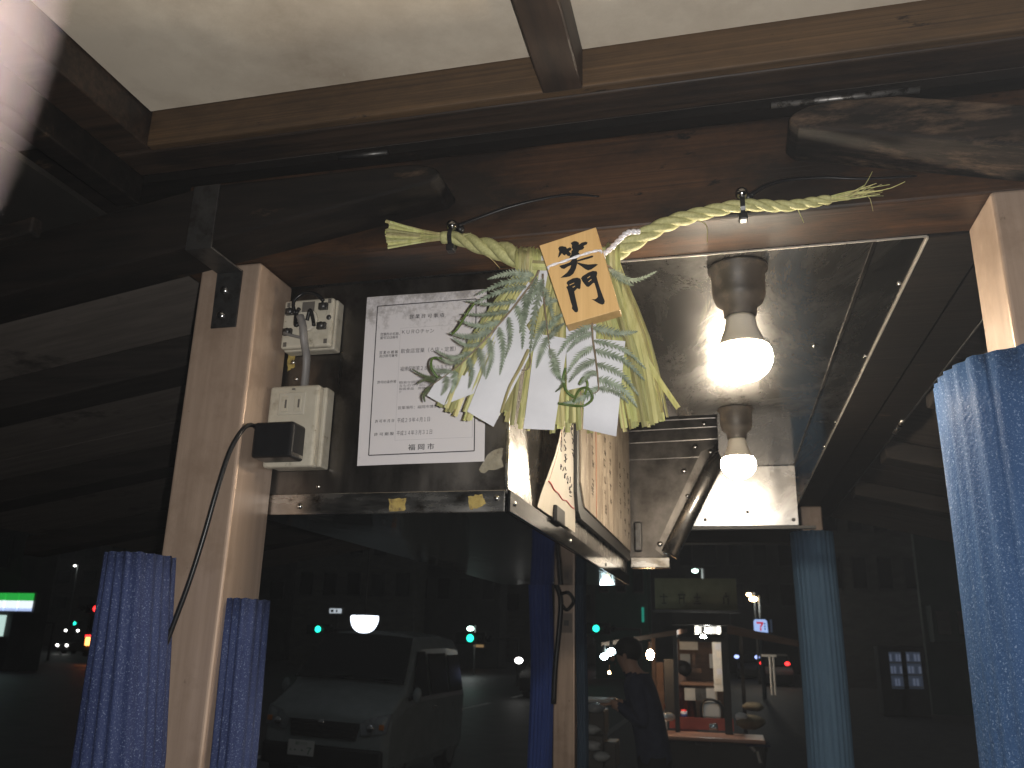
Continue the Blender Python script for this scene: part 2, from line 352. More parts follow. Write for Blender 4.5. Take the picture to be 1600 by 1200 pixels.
def letters(body, size, origin, ax, ay, name, material, parent, width=None, bold=0.):
    _tc.body = body; _tc.size = size; _tc.offset = 0
    bpy.context.view_layer.update()
    dg = bpy.context.evaluated_depsgraph_get()
    me = bpy.data.meshes.new_from_object(_to.evaluated_get(dg))
    xs = [v.co.x for v in me.vertices]
    k = 1.0
    if width and xs: k = width / (max(xs) - min(xs))
    org = ORG.get(parent.name, Vector((0, 0, 0))) if parent else Vector((0, 0, 0))
    o0, ax, ay = Vector(origin), Vector(ax), Vector(ay); x0 = min(xs) if xs else 0
    if bold:
        bm = bmesh.new(); bm.from_mesh(me)
        for dx in (bold, -bold):
            g_ = bmesh.ops.duplicate(bm, geom=bm.faces[:] if dx == bold else n0)
            if dx == bold: n0 = [f for f in g_['geom'] if isinstance(f, bmesh.types.BMFace)]
            bmesh.ops.translate(bm, verts=list({v for f in g_['geom'] if isinstance(f, bmesh.types.BMFace) for v in f.verts}), vec=(dx if dx > 0 else 2 * dx, 0, .01 * abs(dx)))
        bm.to_mesh(me); bm.free()
    for v in me.vertices: v.co = o0 + ax * ((v.co.x - x0) * k) + ay * v.co.y - org
    me.materials.clear(); me.materials.append(MATS[material]); me.name = name
    o = bpy.data.objects.new(name, me); COL.objects.link(o)
    if parent: o.parent = parent; ORG[o.name] = org
    return o

HAND = (-.0149, .0112, .0150)
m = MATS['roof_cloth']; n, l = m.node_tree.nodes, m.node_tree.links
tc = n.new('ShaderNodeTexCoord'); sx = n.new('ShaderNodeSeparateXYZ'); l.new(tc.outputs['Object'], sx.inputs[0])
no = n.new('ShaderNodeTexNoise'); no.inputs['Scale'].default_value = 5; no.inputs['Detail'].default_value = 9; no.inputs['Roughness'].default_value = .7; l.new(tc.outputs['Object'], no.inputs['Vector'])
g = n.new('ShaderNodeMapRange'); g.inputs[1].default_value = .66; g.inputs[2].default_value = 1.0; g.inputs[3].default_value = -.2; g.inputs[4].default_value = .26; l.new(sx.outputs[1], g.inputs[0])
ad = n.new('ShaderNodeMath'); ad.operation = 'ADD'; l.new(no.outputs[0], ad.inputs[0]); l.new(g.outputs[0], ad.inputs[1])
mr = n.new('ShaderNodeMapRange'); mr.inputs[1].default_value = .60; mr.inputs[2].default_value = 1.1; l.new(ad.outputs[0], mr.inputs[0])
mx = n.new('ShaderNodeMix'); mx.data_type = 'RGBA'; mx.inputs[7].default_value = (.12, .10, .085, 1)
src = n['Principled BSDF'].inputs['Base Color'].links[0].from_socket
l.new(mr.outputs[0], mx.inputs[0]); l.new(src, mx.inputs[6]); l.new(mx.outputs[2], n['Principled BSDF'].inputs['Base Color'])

# ================================================================== the ground
tag(MB().add([(-250, -60, -.12), (250, -60, -.12), (250, 400, -.12), (-250, 400, -.12)], [(0, 1, 2, 3)]).build('road', 'asphalt'), kind='structure')
pv = MB().box((-2.2, -8, -.5), (9, 60, 0)); tag(pv.build('pavement', 'paving'), kind='structure')
kb = tag(MB().box((-2.36, -8, -.5), (-2.204, 60, .004)).build('kerb', 'kerb', bevel=.015), kind='structure')
for i in range(9):
    tag(MB().box((-6.9, 4 + i * 6, -.117), (-6.75, 7.2 + i * 6, -.113)).build('lane_marking', 'road_paint'), kind='structure')

# ================================================================== the food stall
Z0 = 2.187
FY = 1.12
stall = thing('food_stall', (0, 1.12, 0), 'wooden street food stall with steel-clad posts and a sooty lintel overhead', 'food stall')
pL0, pL1 = atY(283, 640, FY).x, atY(380.5, 640, FY).x
def post(x0, x1, y0, y1, top=Z0 - .002, nm='post'):
    return MB().box((x0, y0, 0), (x1, y1, top)).build(nm, 'post_metal', stall, bevel=.005, seg=3)
post(pL0, pL1, FY, 1.228)
post(.3665, .475, FY - .01, 1.222)
post(-.746, -.652, 3.8, 3.9)
post(.328, .415, 3.8, 3.9)
MB().box((-.868, FY, Z0), (.9, 1.232, 2.343)).build('lintel', 'lintel_wood', stall, bevel=.004)
# sooty strip on top of the lintel and the metal hinge rod
MB().box((-1.0, 1.098, 2.345), (1.3, 1.30, 2.36)).build('hinge_plate', 'sooty_wood', stall)
a, b = atY(1205, 165, 1.09), atY(1437, 140, 1.09); MB().tube([a, b], .0044, 10).build('hinge_rod', 'rod_metal', stall, smooth=True)
a, b = atY(530, 246, 1.09), atY(606, 238, 1.09); MB().tube([a, b], .0042, 10).build('hinge_rod', 'dark_metal', stall, smooth=True)
# side beams, rear beam
MB().box((-.86, 1.234, 2.19), (-.75, 3.92, 2.34)).build('side_beam', 'sooty_wood', stall, bevel=.004)
MB().box((.3175, 1.236, Z0 - .002), (.404, 4.2, 2.33)).build('side_beam', 'sooty_wood', stall, bevel=.002)
MB().box((.4075, 1.236, Z0 + .001), (.484, 4.2, 2.33)).build('side_beam', 'sooty_wood', stall, bevel=.002)
MB().box((-.86, 4.40, 2.10), (.484, 4.50, 2.33)).build('rear_beam', 'sooty_wood', stall, bevel=.004)
a, b = atZ(1397, 678, 2.186), atZ(1411, 657, 2.186); MB().tube([a, b], .006, 8).build('hinge', 'rim_steel', stall, smooth=True)
MB().tube([(.486, 1.3, 2.188), (.486, 4.1, 2.188)], .0022, 6).build('hinge_rod', 'dark_metal', stall)
MB().box((-1.0, 1.30, 2.50), (.6, 4.6, 2.53)).build('roof_deck', 'eave_board', stall)  # unseen slab over the stall, added to block sky light
# front flap: frame of rails with stretched cloth above
zr, zt = 2.357, 2.421
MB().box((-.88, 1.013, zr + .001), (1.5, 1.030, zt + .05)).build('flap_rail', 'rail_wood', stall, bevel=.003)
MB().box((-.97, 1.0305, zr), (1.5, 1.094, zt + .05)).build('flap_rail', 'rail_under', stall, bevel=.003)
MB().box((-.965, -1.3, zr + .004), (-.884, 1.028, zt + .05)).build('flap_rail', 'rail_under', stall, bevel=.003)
MB().box((-1.5, -1.3, 2.475), (-.90, 1.29, 2.49)).build('roof_deck', 'stall_black', stall)
MB().box((-2.6, 1.135, 2.235), (-1.002, 1.20, 2.474)).build('end_block', 'sooty_wood', stall)
MB().box((-.88, -1.3, zt), (1.5, 1.011, zt + .012)).build('roof_panel', 'roof_cloth', stall)
x0, x1 = atZ(848, 147, 2.352).x, atZ(911, 140, 2.352).x
MB().box((x0, -1.3, 2.352), (x1, 1.009, zt - .002)).build('batten', 'batten_wood', stall, bevel=.003)
MB().box((x0 + .72, -1.3, 2.352), (x1 + .72, 1.009, zt - .002)).build('batten', 'batten_wood', stall, bevel=.003)
# left eave: arm, rafters, boards
_a, _b, ARM = atY(0, 510, 1.116), atY(285, 437, 1.116), atY(705, 318, 1.09)
sL = (_b.z - _a.z) / (_b.x - _a.x)
def zl(x): return _b.z + sL * (x - _b.x)
def sloped(xa, xb, y0, y1, zf, h, name, m, rounded=0., n=8, h_end=None, knee=None, bv=.005):
    """timber lying along x on a slope; rounded end at xb"""
    top, bot = [], []
    pts = [(xa, zf(xa)), (xa, zf(xa) + h)]
    d = 1 if xb > xa else -1
    if knee is not None: pts.append((knee, zf(knee) + h))
    if rounded:
        h2 = h_end or h
        for k in range(n + 1):
            q = pi / 2 - pi / 2 * k / n
            pts.append((xb - d * rounded + d * rounded * cos(q), zf(xb) + .012 + (h2 - .012) * sin(q)))
        pts.append((xb - d * .012, zf(xb)))
    else: pts += [(xb, zf(xb) + h), (xb, zf(xb))]
    return MB().prism([(x, y0, z) for x, z in pts], (0, y1 - y0, 0)).build(name, m, stall, bevel=bv, seg=3)
sloped(-2.6, ARM.x, 1.03, 1.116, zl, .104, 'eave_arm', 'sooty_wood', rounded=.06, h_end=.036, knee=-.77, bv=.005)
for y in (1.435, 2.05, 2.72, 3.4):
    sloped(-2.6, -.866, y, y + .10, zl, .07, 'rafter', 'rafter_wood')
def plank(xa, xb, y0, y1, zf, th, m, nm):
    MB().prism([(xa, y0, zf(xa)), (xb, y0, zf(xb)), (xb, y0, zf(xb) + th), (xa, y0, zf(xa) + th)], (0, y1 - y0, 0)).build(nm, m, stall)
for i in range(8):
    plank(-2.6, -.87, 1.12 + .41 * i, 1.527 + .41 * i, lambda x: zl(x) + .086, .01, 'eave_board', 'eave_panel')
for i in range(6):
    plank(-2.6, -.99, -1.3 + .41 * i, -.894 + .41 * i - .004, lambda x: zl(x) + .13, .01, 'stall_black', 'eave_panel')
MB().box((-.985, -1.3, 2.30), (-.941, 1.094, 2.355)).build('purlin', 'sooty_wood', stall, bevel=.004)
MB().tube([atY(-40, 410, 1.06), atY(164, 353.5, 1.06)], .0028, 6).build('edge_strip', 'pole_dust', stall)
sloped(-2.6, -1.06, 1.0, 1.024, lambda x: zl(x) + .085, .03, 'drip_strip', 'worn_wood')
# struts lying across under the left eave
a, b, = atY(25, 672, 1.9), atY(152, 716, 2.2)
MB().tube([a, b], [.035, .035], 10).build('strut', 'sooty_wood', stall, smooth=True)
a, b, = atY(30, 742, 2.3), atY(230, 760, 2.6)
MB().tube([a, b], [.04, .04], 10).build('strut', 'sooty_wood', stall, smooth=True)
# right eave
_c, _d, ARR = atY(1240, 255, 1.116), atY(1537, 283, 1.116), atY(1229, 235, 1.09)
sR = (_d.z - _c.z) / (_d.x - _c.x)
def zrf(x): return _d.z + sR * (x - _d.x)
sloped(2.6, ARR.x, 1.03, 1.116, zrf, .064, 'eave_arm', 'worn_wood', rounded=.06, h_end=.036, knee=.25, bv=.006)
def zr2(x): return 2.165 + sR * (x - .49)
for y in (1.435, 2.05, 2.72, 3.4):
    sloped(2.6, .495, y, y + .10, zr2, .06, 'rafter', 'rafter_wood')
for i in range(8):
    plank(2.6, .49, 1.12 + .41 * i, 1.527 + .41 * i, lambda x: zr2(x) + .064, .01, 'eave_dark', 'eave_panel')
MB().box((-.75, 1.35, .84), (.32, 1.75, .88)).build('counter', 'rail_wood', stall, bevel=.004)  # counter and kitchen top: out of view, added for the steel ceiling to reflect
MB().box((-.75, 1.76, .60), (.32, 3.7, .64)).build('kitchen_top', 'dull_steel', stall)
# metal straps that tie the arms to the posts
def strap(x0, x1, ztop, zbot_arm, zpost):
    m = MB()
    m.box((x0, 1.0265, zbot_arm - .003), (x1, 1.0295, ztop)); m.box((x0, 1.0265, zbot_arm - .006), (x1, 1.1165, zbot_arm - .003))
    m.box((x0, 1.1165, zpost), (x1, 1.1195, zbot_arm - .003))
    return m.build('strap', 'dark_metal', stall, bevel=.001)
q0, q1 = atY(331, 500, 1.118), atY(370, 500, 1.118)
zs = min(zl(q0.x), zl(q1.x))
st = strap(q0.x, q1.x, zs + .105, zs, atY(350, 512, 1.118).z)
def screw(c, r, par, nm='screw', axis='y', m='screw_metal'):
    s = MB(); s.lathe([(r, 0), (r, -r * .2), (r * .8, -r * .5), (r * .4, -r * .65), (.0001, -r * .68)], c, 14, axis)
    o = s.build(nm, m, par, smooth=True)
    d = MB(); c = Vector(c)
    return o
for x, y in ((350.5, 453.5), (345.5, 492.5)):
    c = atY(x, y, 1.1165); screw(c, .0075, st)
# bulb ceiling of polished steel, with a back plate
MB().box((-.9, 1.236, Z0 + .001), (.242, 2.22, Z0 + .004)).build('ceiling_sheet', 'ceiling_steel', stall)
MB().box((.0, 2.223, Z0 + .001), (.242, 4.36, Z0 + .004)).build('ceiling_sheet', 'ceiling_steel', stall)
MB().box((.244, 1.236, Z0 + .001), (.3165, 4.36, Z0 + .004)).build('ceiling_sheet', 'ceiling_steel', stall)
MB().box((.2405, 1.236, Z0 - .0015), (.2455, 2.918, Z0 + .0005)).build('ceiling_seam', 'dull_steel', stall)
MB().box((-.30, 1.2335, Z0 - .0018), (.3145, 1.2358, Z0 + .0008)).build('ceiling_edge', 'edge_steel', stall)
MB().box((.3150, 1.2365, Z0 - .0032), (.3168, 3.79, Z0 + .0006)).build('ceiling_edge', 'edge_steel', stall)
zb = atY(1245, 819, 2.92).z
MB().prism([(-.13, 2.92, Z0 - .001), (.2445, 2.92, Z0 - .001), (.2445, 2.938, zb), (-.13, 2.938, zb)], (0, .004, 0)).build('back_plate', 'ceiling_steel', stall)
MB().box((-.2, 2.948, 1.98), (.30, 2.97, zb - .001)).build('back_board', 'stall_black', stall)
for x, y in ((1102, 812), (1240, 812), (1168, 800)):
    screw(atY(x, y, 2.936 if y > 805 else 2.932), .006, stall, 'rivet', m='dark_metal')
for x, y in ((1405, 444), (1352, 557), (1305, 660), (1288, 697), (1258, 757), (1272, 540)):
    c = atZ(x, y, Z0); s = MB(); s.sphere(c, .0035, 8, 5); s.build('rivet', 'chrome', stall, smooth=True)

# ================================================================== hanging steel cabinet on the left
XR, Y0, Y1, ZB = -.316, 1.235, 2.875, 1.787
cab = thing('steel_cabinet', (-.52, Y0, ZB), 'hanging stainless steel cabinet between the left post and the bulbs, licence sheet on its front', 'cabinet')
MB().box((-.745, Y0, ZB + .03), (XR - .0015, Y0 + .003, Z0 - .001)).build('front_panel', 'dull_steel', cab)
MB().box((XR - .003, Y0 + .004, ZB + .03), (XR, 2.22, Z0 - .001)).build('side_panel', 'steel', cab)
MB().box((XR - .003, 2.2205, ZB + .03), (XR, Y1, 2.49)).build('side_panel', 'steel', cab)
MB().box((-.745, Y0 + .004, ZB + .001), (XR - .004, Y1, ZB + .0035)).build('bottom_panel', 'under_steel', cab)
MB().box((-.745, Y0 - .006, ZB), (XR - .002, Y0 - .001, ZB + .034)).build('front_lip', 'rim_steel', cab, bevel=.0015)
MB().box((XR + .001, Y0 - .005, ZB), (XR + .006, Y1, ZB + .034)).build('side_lip', 'lip_steel', cab, bevel=.0015)
MB().box((XR - .004, Y0 - .0035, ZB + .035), (XR + .0015, Y0 + .003, Z0 - .002)).build('corner_edge', 'rim_steel', cab, bevel=.001)
for x, y in ((468, 791), (776, 778)): screw(atY(x, y, Y0 - .006), .005, cab, 'rivet', m='rim_steel')
for x, y in ((463, 592), (458, 566), (497, 760)): screw(atY(x, y, Y0), .004, cab, 'rivet', m='rim_steel')
for y in (1.26, 1.75, 2.3): 
    s = MB(); s.lathe([(.005, 0), (.004, .002), (.0001, .003)], (XR + .006, y, ZB + .017), 10, 'x'); s.build('rivet', 'rim_steel', cab, smooth=True)
def patch(pts, Y, name, m, par, th=.0008, jag=0, seed=1):
    rr = random.Random(seed); P = [atY(x, y, Y) for x, y in pts]
    if jag:
        Q = []
        for i, p in enumerate(P):
            q = P[(i + 1) % len(P)]
            for k in range(5): Q.append(p.lerp(q, k / 5) + Vector((rr.uniform(-jag, jag), 0, rr.uniform(-jag, jag))))
        P = Q
    return MB().prism(P, (0, -th, 0)).build(name, m, par)
patch([(608, 780), (634, 778), (633, 798), (609, 799)], Y0 - .0062, 'tape_remnant', 'tape_yellow', cab, jag=.0012)
patch([(732, 776), (752, 772), (759, 786), (745, 796), (733, 795)], Y0 - .0062, 'tape_remnant', 'tape_yellow', cab, jag=.0015, seed=3)
patch([(767, 707), (785, 699), (786, 728), (752, 741), (748, 732)], Y0 - .0002, 'sticker_remnant', 'sticker_rest', cab, jag=.002, seed=5)
patch([(450, 553), (461, 552), (460, 574), (449, 580)], Y0 - .0002, 'tape_remnant', 'tape_yellow', cab, jag=.0015, seed=6)
# the hood end beyond it: facing sheet, slanting strip and round trim
hood = thing('exhaust_hood', (-.15, 2.89, 1.86), 'dark steel hood end with a slanting riveted strip behind the cabinet', 'exhaust hood')
HY = 2.885
P = lambda x, y, Y=HY: atY(x, y, Y)
MB().prism([P(970, 600), P(1140, 600), P(1133, 690), P(1040, 872), P(970, 872)], (0, .004, 0)).build('end_sheet', 'hood_steel', hood)
MB().prism([P(1095, 706, HY - .004), P(1128, 690, HY - .004), P(1036, 868, HY - .004), P(1024, 858, HY - .004)], (0, .003, 0)).build('strip', 'dull_steel', hood)
for y in (657, 671, 690, 716):
    a, b = P(980, y + 3, HY - .003), P(1130 if y < 700 else 1093, y - 5 if y < 700 else y - 2, HY - .003)
    MB().tube([a, b], .0018 if y < 700 else .0012, 6).build('fold', 'dull_steel', hood)
for x, y in ((1086, 698), (1110, 706), (1069, 736), (1074, 775), (1031, 850), (1100, 662)):
    screw(P(x, y, HY - .004), .009 if x != 1074 else .007, hood, 'rivet', m='rim_steel')
MB().tube([P(1134, 690, HY - .02), P(1100, 757, HY - .05), P(1046, 866, HY - .09)], [.028, .028, .028], 16).build('round_trim', 'steel', hood, smooth=True)
MB().box((P(988, 880).x, HY - .05, P(1000, 889).z), (P(1048, 880).x, HY, P(1000, 873).z)).build('lip', 'rim_steel', hood, bevel=.002)
c = P(996, 838, HY - .02); MB().box((c.x - .012, c.y, c.z - .05), (c.x + .014, c.y + .018, c.z + .05)).build('latch', 'dark_metal', hood, bevel=.006)

# ================================================================== wiring on the cabinet
def facebox(tl, tr, bl, br, yf, yb, sx=.004):
    pts = [atY(*tl, yf), atY(*tr, yf), atY(*br, yf), atY(*bl, yf)]
    xa = (pts[0].x + pts[3].x) / 2; xb = (pts[1].x + pts[2].x) / 2; za = (pts[2].z + pts[3].z) / 2; zz = (pts[0].z + pts[1].z) / 2
    return xa, xb, za, zz
xa, xb, za, zz = facebox((420, 602), (498, 602), (411, 731), (489, 728), 1.185, 1.23)
OY = 1.185
sok = thing('wall_socket', ((xa + xb) / 2, Y0, za), 'cream two-gang power socket below the open junction box, black adapter plugged in', 'socket')
MB().box((xa, OY, za), (xb, OY + .02, zz)).build('cover', 'cream_plastic', sok, bevel=.005, seg=3)
MB().box((xa + .003, OY + .021, za + .003), (xb + .004, Y0 - .001, zz + .001)).build('back_box', 'cream_plastic', sok, bevel=.003)
w = xb - xa; xm = (xa + xb) / 2
for k, z1 in enumerate((zz - .012, za + .048)):
    ins = MB().box((xm - .026, OY - .0015, z1 - .038), (xm + .022, OY + .004, z1)).build('insert', 'cream_recess', sok, bevel=.002)
    for sx in (-.013, .010):
        MB().box((xm + sx - .0065, OY - .0035, z1 - .033), (xm + sx + .0065, OY - .0016, z1 - .007)).build('slot_rim', 'cream_plastic', ins, bevel=.0015)
        MB().box((xm + sx + .0005, OY - .0041, z1 - .027), (xm + sx + .0035, OY - .0034, z1 - .013)).build('slot', 'slot_dark', ins)
screw((xm + .0, OY, (za + zz) / 2 - .001), .004, sok)
MB().box((xm - .004, OY - .0012, zz - .008), (xm + .002, OY - .0006, zz - .0055)).build('hole', 'slot_dark', sok)
# black charger and its lead
plug = thing('charger_plug', tuple(atY(435, 690, OY - .02)), 'black cube charger plugged into the cream socket with a lead hanging down', 'charger')
a, b = atY(398, 660, OY - .045), atY(447, 714, OY - .045)
MB().box((a.x, OY - .047, b.z), (b.x + .008, OY - .004, a.z)).build('body', 'black_plastic', plug, bevel=.005, seg=3)
MB().box((b.x + .008 - .004, OY - .043, b.z + .004), (b.x + .0085, OY - .008, b.z + .0085)).build('edge_mark', 'rim_steel', plug)
pth = smooth_path([atY(404, 668, OY - .03), atY(390, 664, 1.13), atY(377, 674, 1.10), atY(358, 708, 1.09), atY(338, 770, 1.085), atY(318, 840, 1.085), atY(294, 915, 1.085), atY(266, 990, 1.085), atY(242, 1060, 1.085), atY(225, 1190, 1.10), atY(222, 1400, 1.10)], 60)
MB().tube(pth, .0036, 10).build('lead', 'black_plastic', plug, smooth=True)
MB().tube(pth[:4], [.0055, .0052, .0048, .004], 10).build('strain_relief', 'black_plastic', plug, smooth=True)
# open junction box
xa, xb, za, zz = facebox((443, 469), (522, 465), (438.5, 545), (515.5, 540), 1.195, 1.23)
JY = 1.195
jb = thing('junction_box', ((xa + xb) / 2, Y0, za), 'uncovered cream junction box with exposed terminal screws at the post top', 'junction box')
MB().box((xa, JY + .014, za - .001), (xb + .001, Y0 - .001, zz + .001)).build('back_box', 'cream_plastic', jb, bevel=.003)
MB().box((xa, JY, za), (xb, JY + .0135, zz)).build('base', 'cream_plastic', jb, bevel=.005, seg=3)
jw, jh = xb - xa, zz - za
def jp(u, v, y=JY): return Vector((xa + jw * u, y, zz - jh * v))
s = MB().lathe([(.021, .001), (.0205, -.005), (.018, -.006), (.0001, -.006)], jp(.5, .46), 24, 'y'); s.build('raised_ring', 'cream_recess', jb, smooth=False)
MB().box((jp(.42, .12)[0], JY - .0075, jp(0, .3)[2]), (jp(.66, .1)[0], JY - .006, jp(0, .1)[2])).build('cavity', 'slot_dark', jb)
for u, v in ((.16, .26), (.82, .2), (.15, .68), (.82, .6)):
    tb = MB().box((jp(u, v)[0] - .008, JY - .007, jp(u, v)[2] - .006), (jp(u, v)[0] + .008, JY - .0005, jp(u, v)[2] + .006)).build('terminal', 'dark_metal', jb, bevel=.001)
    screw(jp(u, v, JY - .007), .0062, tb, m='dark_metal')
screw(jp(.93, .42, JY), .0045, jb, m='dark_metal')
for u, v in ((.1, .1), (.9, .9), (.1, .92), (.92, .08)):
    MB().box((jp(u, v)[0] - .003, JY - .0006, jp(u, v)[2] - .004), (jp(u, v)[0] + .003, JY - .0001, jp(u, v)[2] + .004)).build('hole', 'slot_dark', jb)
for i, pts in enumerate(([(.3, .34), (.27, .1), (.45, -.08), (.7, -.02), (.85, .12)], [(.44, .5), (.36, .6), (.33, .35), (.4, .25)], [(.56, .5), (.62, .3), (.68, .5), (.72, .62)], [(.5, .85), (.25, .78), (.12, .72)])):
    MB().tube(smooth_path([jp(u, v, JY - .010 - .003 * (k % 2)) for k, (u, v) in enumerate(pts)], 18), .0032 if i != 3 else .0026, 8).build('wire', 'black_plastic' if i != 3 else 'grey_cable', jb, smooth=True)
MB().tube(smooth_path([jp(.42, .4, JY - .012), jp(.5, .62, JY - .012), jp(.52, .9, JY - .006), jp(.5, 1.15, JY + .01), jp(.47, 1.5, JY + .018), jp(.45, 1.95, JY + .02)], 24), [.0068] * 25, 10, sq=.7).build('sheathed_cable', 'grey_cable', jb, smooth=True)

# ================================================================== licence sheet
PY = Y0 - .0012
ptl, ptr, pbl, pbr = atY(574, 465, PY), atY(761, 452, PY), atY(558, 728, PY), atY(757, 721, PY)
lic = MB()
lic.grid([[ptl.lerp(ptr, u / 8).lerp(pbl.lerp(pbr, u / 8), v / 10) + Vector((0, -.0015 * (sin(u * .9 + v * .5) * .5 + .5), 0)) for u in range(9)] for v in range(11)])
lic = lic.build('licence_sheet', 'licence_paper', solid=.0004, smooth=True)
tag(lic, 'white business licence sheet with black border and Japanese print on the steel cabinet', 'licence sheet'); ORG[lic.name] = Vector()
m = MATS['licence_paper']; n, l = m.node_tree.nodes, m.node_tree.links      # grey soot over the upper part of the sheet
tc = n.new('ShaderNodeTexCoord'); sx = n.new('ShaderNodeSeparateXYZ'); l.new(tc.outputs['Object'], sx.inputs[0])
g = n.new('ShaderNodeMapRange'); g.inputs[1].default_value = ptl.z - .10; g.inputs[2].default_value = ptl.z; g.inputs[3].default_value = -.16; g.inputs[4].default_value = .13
l.new(sx.outputs[2], g.inputs[0])
def nz(sc):
    q = n.new('ShaderNodeTexNoise'); q.inputs['Scale'].default_value = sc; q.inputs['Detail'].default_value = 9; q.inputs['Roughness'].default_value = .75
    l.new(tc.outputs['Object'], q.inputs['Vector']); return q
q1 = nz(26); q2 = nz(300)
ad = n.new('ShaderNodeMath'); ad.operation = 'ADD'; l.new(q1.outputs[0], ad.inputs[0]); l.new(g.outputs[0], ad.inputs[1])
a2 = n.new('ShaderNodeMath'); a2.operation = 'MULTIPLY_ADD'; a2.inputs[1].default_value = .35; l.new(q2.outputs[0], a2.inputs[0]); l.new(ad.outputs[0], a2.inputs[2])
mr = n.new('ShaderNodeMapRange'); mr.inputs[1].default_value = .66; mr.inputs[2].default_value = .86; l.new(a2.outputs[0], mr.inputs[0])
mx = n.new('ShaderNodeMix'); mx.data_type = 'RGBA'; mx.inputs[7].default_value = (.33, .305, .30, 1)
src = n['Principled BSDF'].inputs['Base Color'].links[0].from_socket
l.new(mr.outputs[0], mx.inputs[0]); l.new(src, mx.inputs[6]); l.new(mx.outputs[2], n['Principled BSDF'].inputs['Base Color'])
LY = PY - .0024
ax = (atY(757, 720, LY) - atY(558, 728, LY)).normalized(); ay = Vector((0, 0, 1))
def bar(p, q, wd, m, par=lic, name='rule'):
    p, q = atY(*p, LY), atY(*q, LY); d = (q - p).normalized(); nn = d.cross(Vector((0, 1, 0))) * wd
    MB().prism([p - nn, q - nn, q + nn, p + nn], (0, -.0002, 0)).build(name, m, par)
B = [(590, 478.5), (744, 467), (741, 704.5), (576, 711.5)]
for i in range(4): bar(B[i], B[(i + 1) % 4], .0008, 'ink', name='border_line')
F = [(626, 513), (740, 505), (738, 683), (617, 688)]
for i in range(4): bar(F[i], F[(i + 1) % 4], .00025, 'faint_line', name='frame_line')
def jt(body, x0, x1, y, hpx, m='ink', bold=.0):
    """one printed line: left and right pixel of the line and its middle height"""
    p, q = atY(x0, y + hpx * .42, LY), atY(x1, y + hpx * .42 - (x1 - x0) * .045, LY)
    h = hpx / 1314 * 1.235
    letters(body, h * 1.08, p, (q - p).normalized(), ay, 'print_line', m, lic, width=(q - p).length, bold=bold)
jt('営 業 許 可 事 項', 640, 694, 494, 8.0, bold=.00009)
jt('営業所の名称、', 594.5, 624.5, 522, 5.6, bold=.00007); jt('屋号又は商号', 594, 622, 527.5, 5.6, bold=.00007)
jt('ＫＵＲＯチャン', 628, 678, 518, 8.6, 'grey_ink')
jt('営 業 の 種 類', 593, 621.5, 550.5, 5.6, bold=.00007); jt('及び許可番号', 592.5, 621, 556, 5.6, bold=.00007)
jt('飲食店営業（ろ店・定置）', 626, 712, 548, 8.6, 'grey_ink')
jt('福博保衛第２８０３０９５１号', 625, 712, 576, 8.6, 'grey_ink')
jt('許可の条件等', 589.5, 619, 597, 5.6, bold=.00007)
for k, (t, x) in enumerate((('簡易な調理及び提供', 680), ('るもので下記に限る', 680), ('取扱食品　焼物、おでん', 688))): jt(t, 623.5, x, 597.5 + k * 5, 4.8, 'grey_ink')
jt('ク', 623, 627, 612, 4.6, 'grey_ink')
jt('営業場所：福岡市博多区中洲', 621.5, 702, 637, 5.8, 'grey_ink')
jt('許 可 年 月 日', 586, 615.5, 658, 5.6, bold=.00007); jt('平成２９年４月１日', 620.5, 671.5, 656.5, 8.4, 'grey_ink')
jt('許 可 期 限', 584.5, 615, 678.5, 5.6, bold=.00007); jt('平成３４年３月３１日', 619.5, 675, 676.5, 8.4, 'grey_ink')
jt('福 岡 市', 637.5, 678, 698.5, 10.5, bold=.00012)

# ================================================================== straw new-year ornament
OR = thing('straw_ornament', tuple(atY(890, 410, 1.09)), 'twisted straw rope ornament with fern, white paper and wooden tag tied to the lintel', 'ornament')
def rope(pts, rad, strands, pitch, name):
    path = smooth_path(pts, 90); n = len(path); L = 0; ln = [0]
    for i in range(1, n): L += (path[i] - path[i - 1]).length; ln.append(L)
    for s_ in range(strands):
        q = []; rr = []
        for i, p in enumerate(path):
            t = (path[min(i + 1, n - 1)] - path[max(i - 1, 0)]).normalized()
            a = t.cross(Vector((0, 1, 0))).normalized(); b = t.cross(a)
            R = rad(i / (n - 1)); th = 2 * pi * ln[i] / pitch(i / (n - 1)) + 2 * pi * s_ / strands
            q.append(p + (a * cos(th) + b * sin(th)) * R * .52); rr.append(R * .60)
        MB().tube(q, rr, 10).build(name, 'straw_rope', OR, smooth=True)
rope([atY(699, 370, 1.098), atY(722, 374, 1.096), atY(750, 383, 1.09), atY(785, 393, 1.085), atY(822, 406, 1.08), atY(860, 408, 1.075), atY(905, 404, 1.075), atY(950, 400, 1.078)],
     lambda t: .0085 + .006 * min(1, t * 2.2), 3, lambda t: .10, 'rope_strand')
rope([atY(945, 402, 1.08), atY(975, 388, 1.085), atY(1010, 366, 1.09), atY(1050, 347, 1.095), atY(1095, 334, 1.097), atY(1160, 321, 1.098), atY(1225, 322, 1.098), atY(1270, 316, 1.098), atY(1297, 311, 1.098)],
     lambda t: lerp(.0125, .0062, t), 3, lambda t: lerp(.095, .07, t), 'rope_strand')
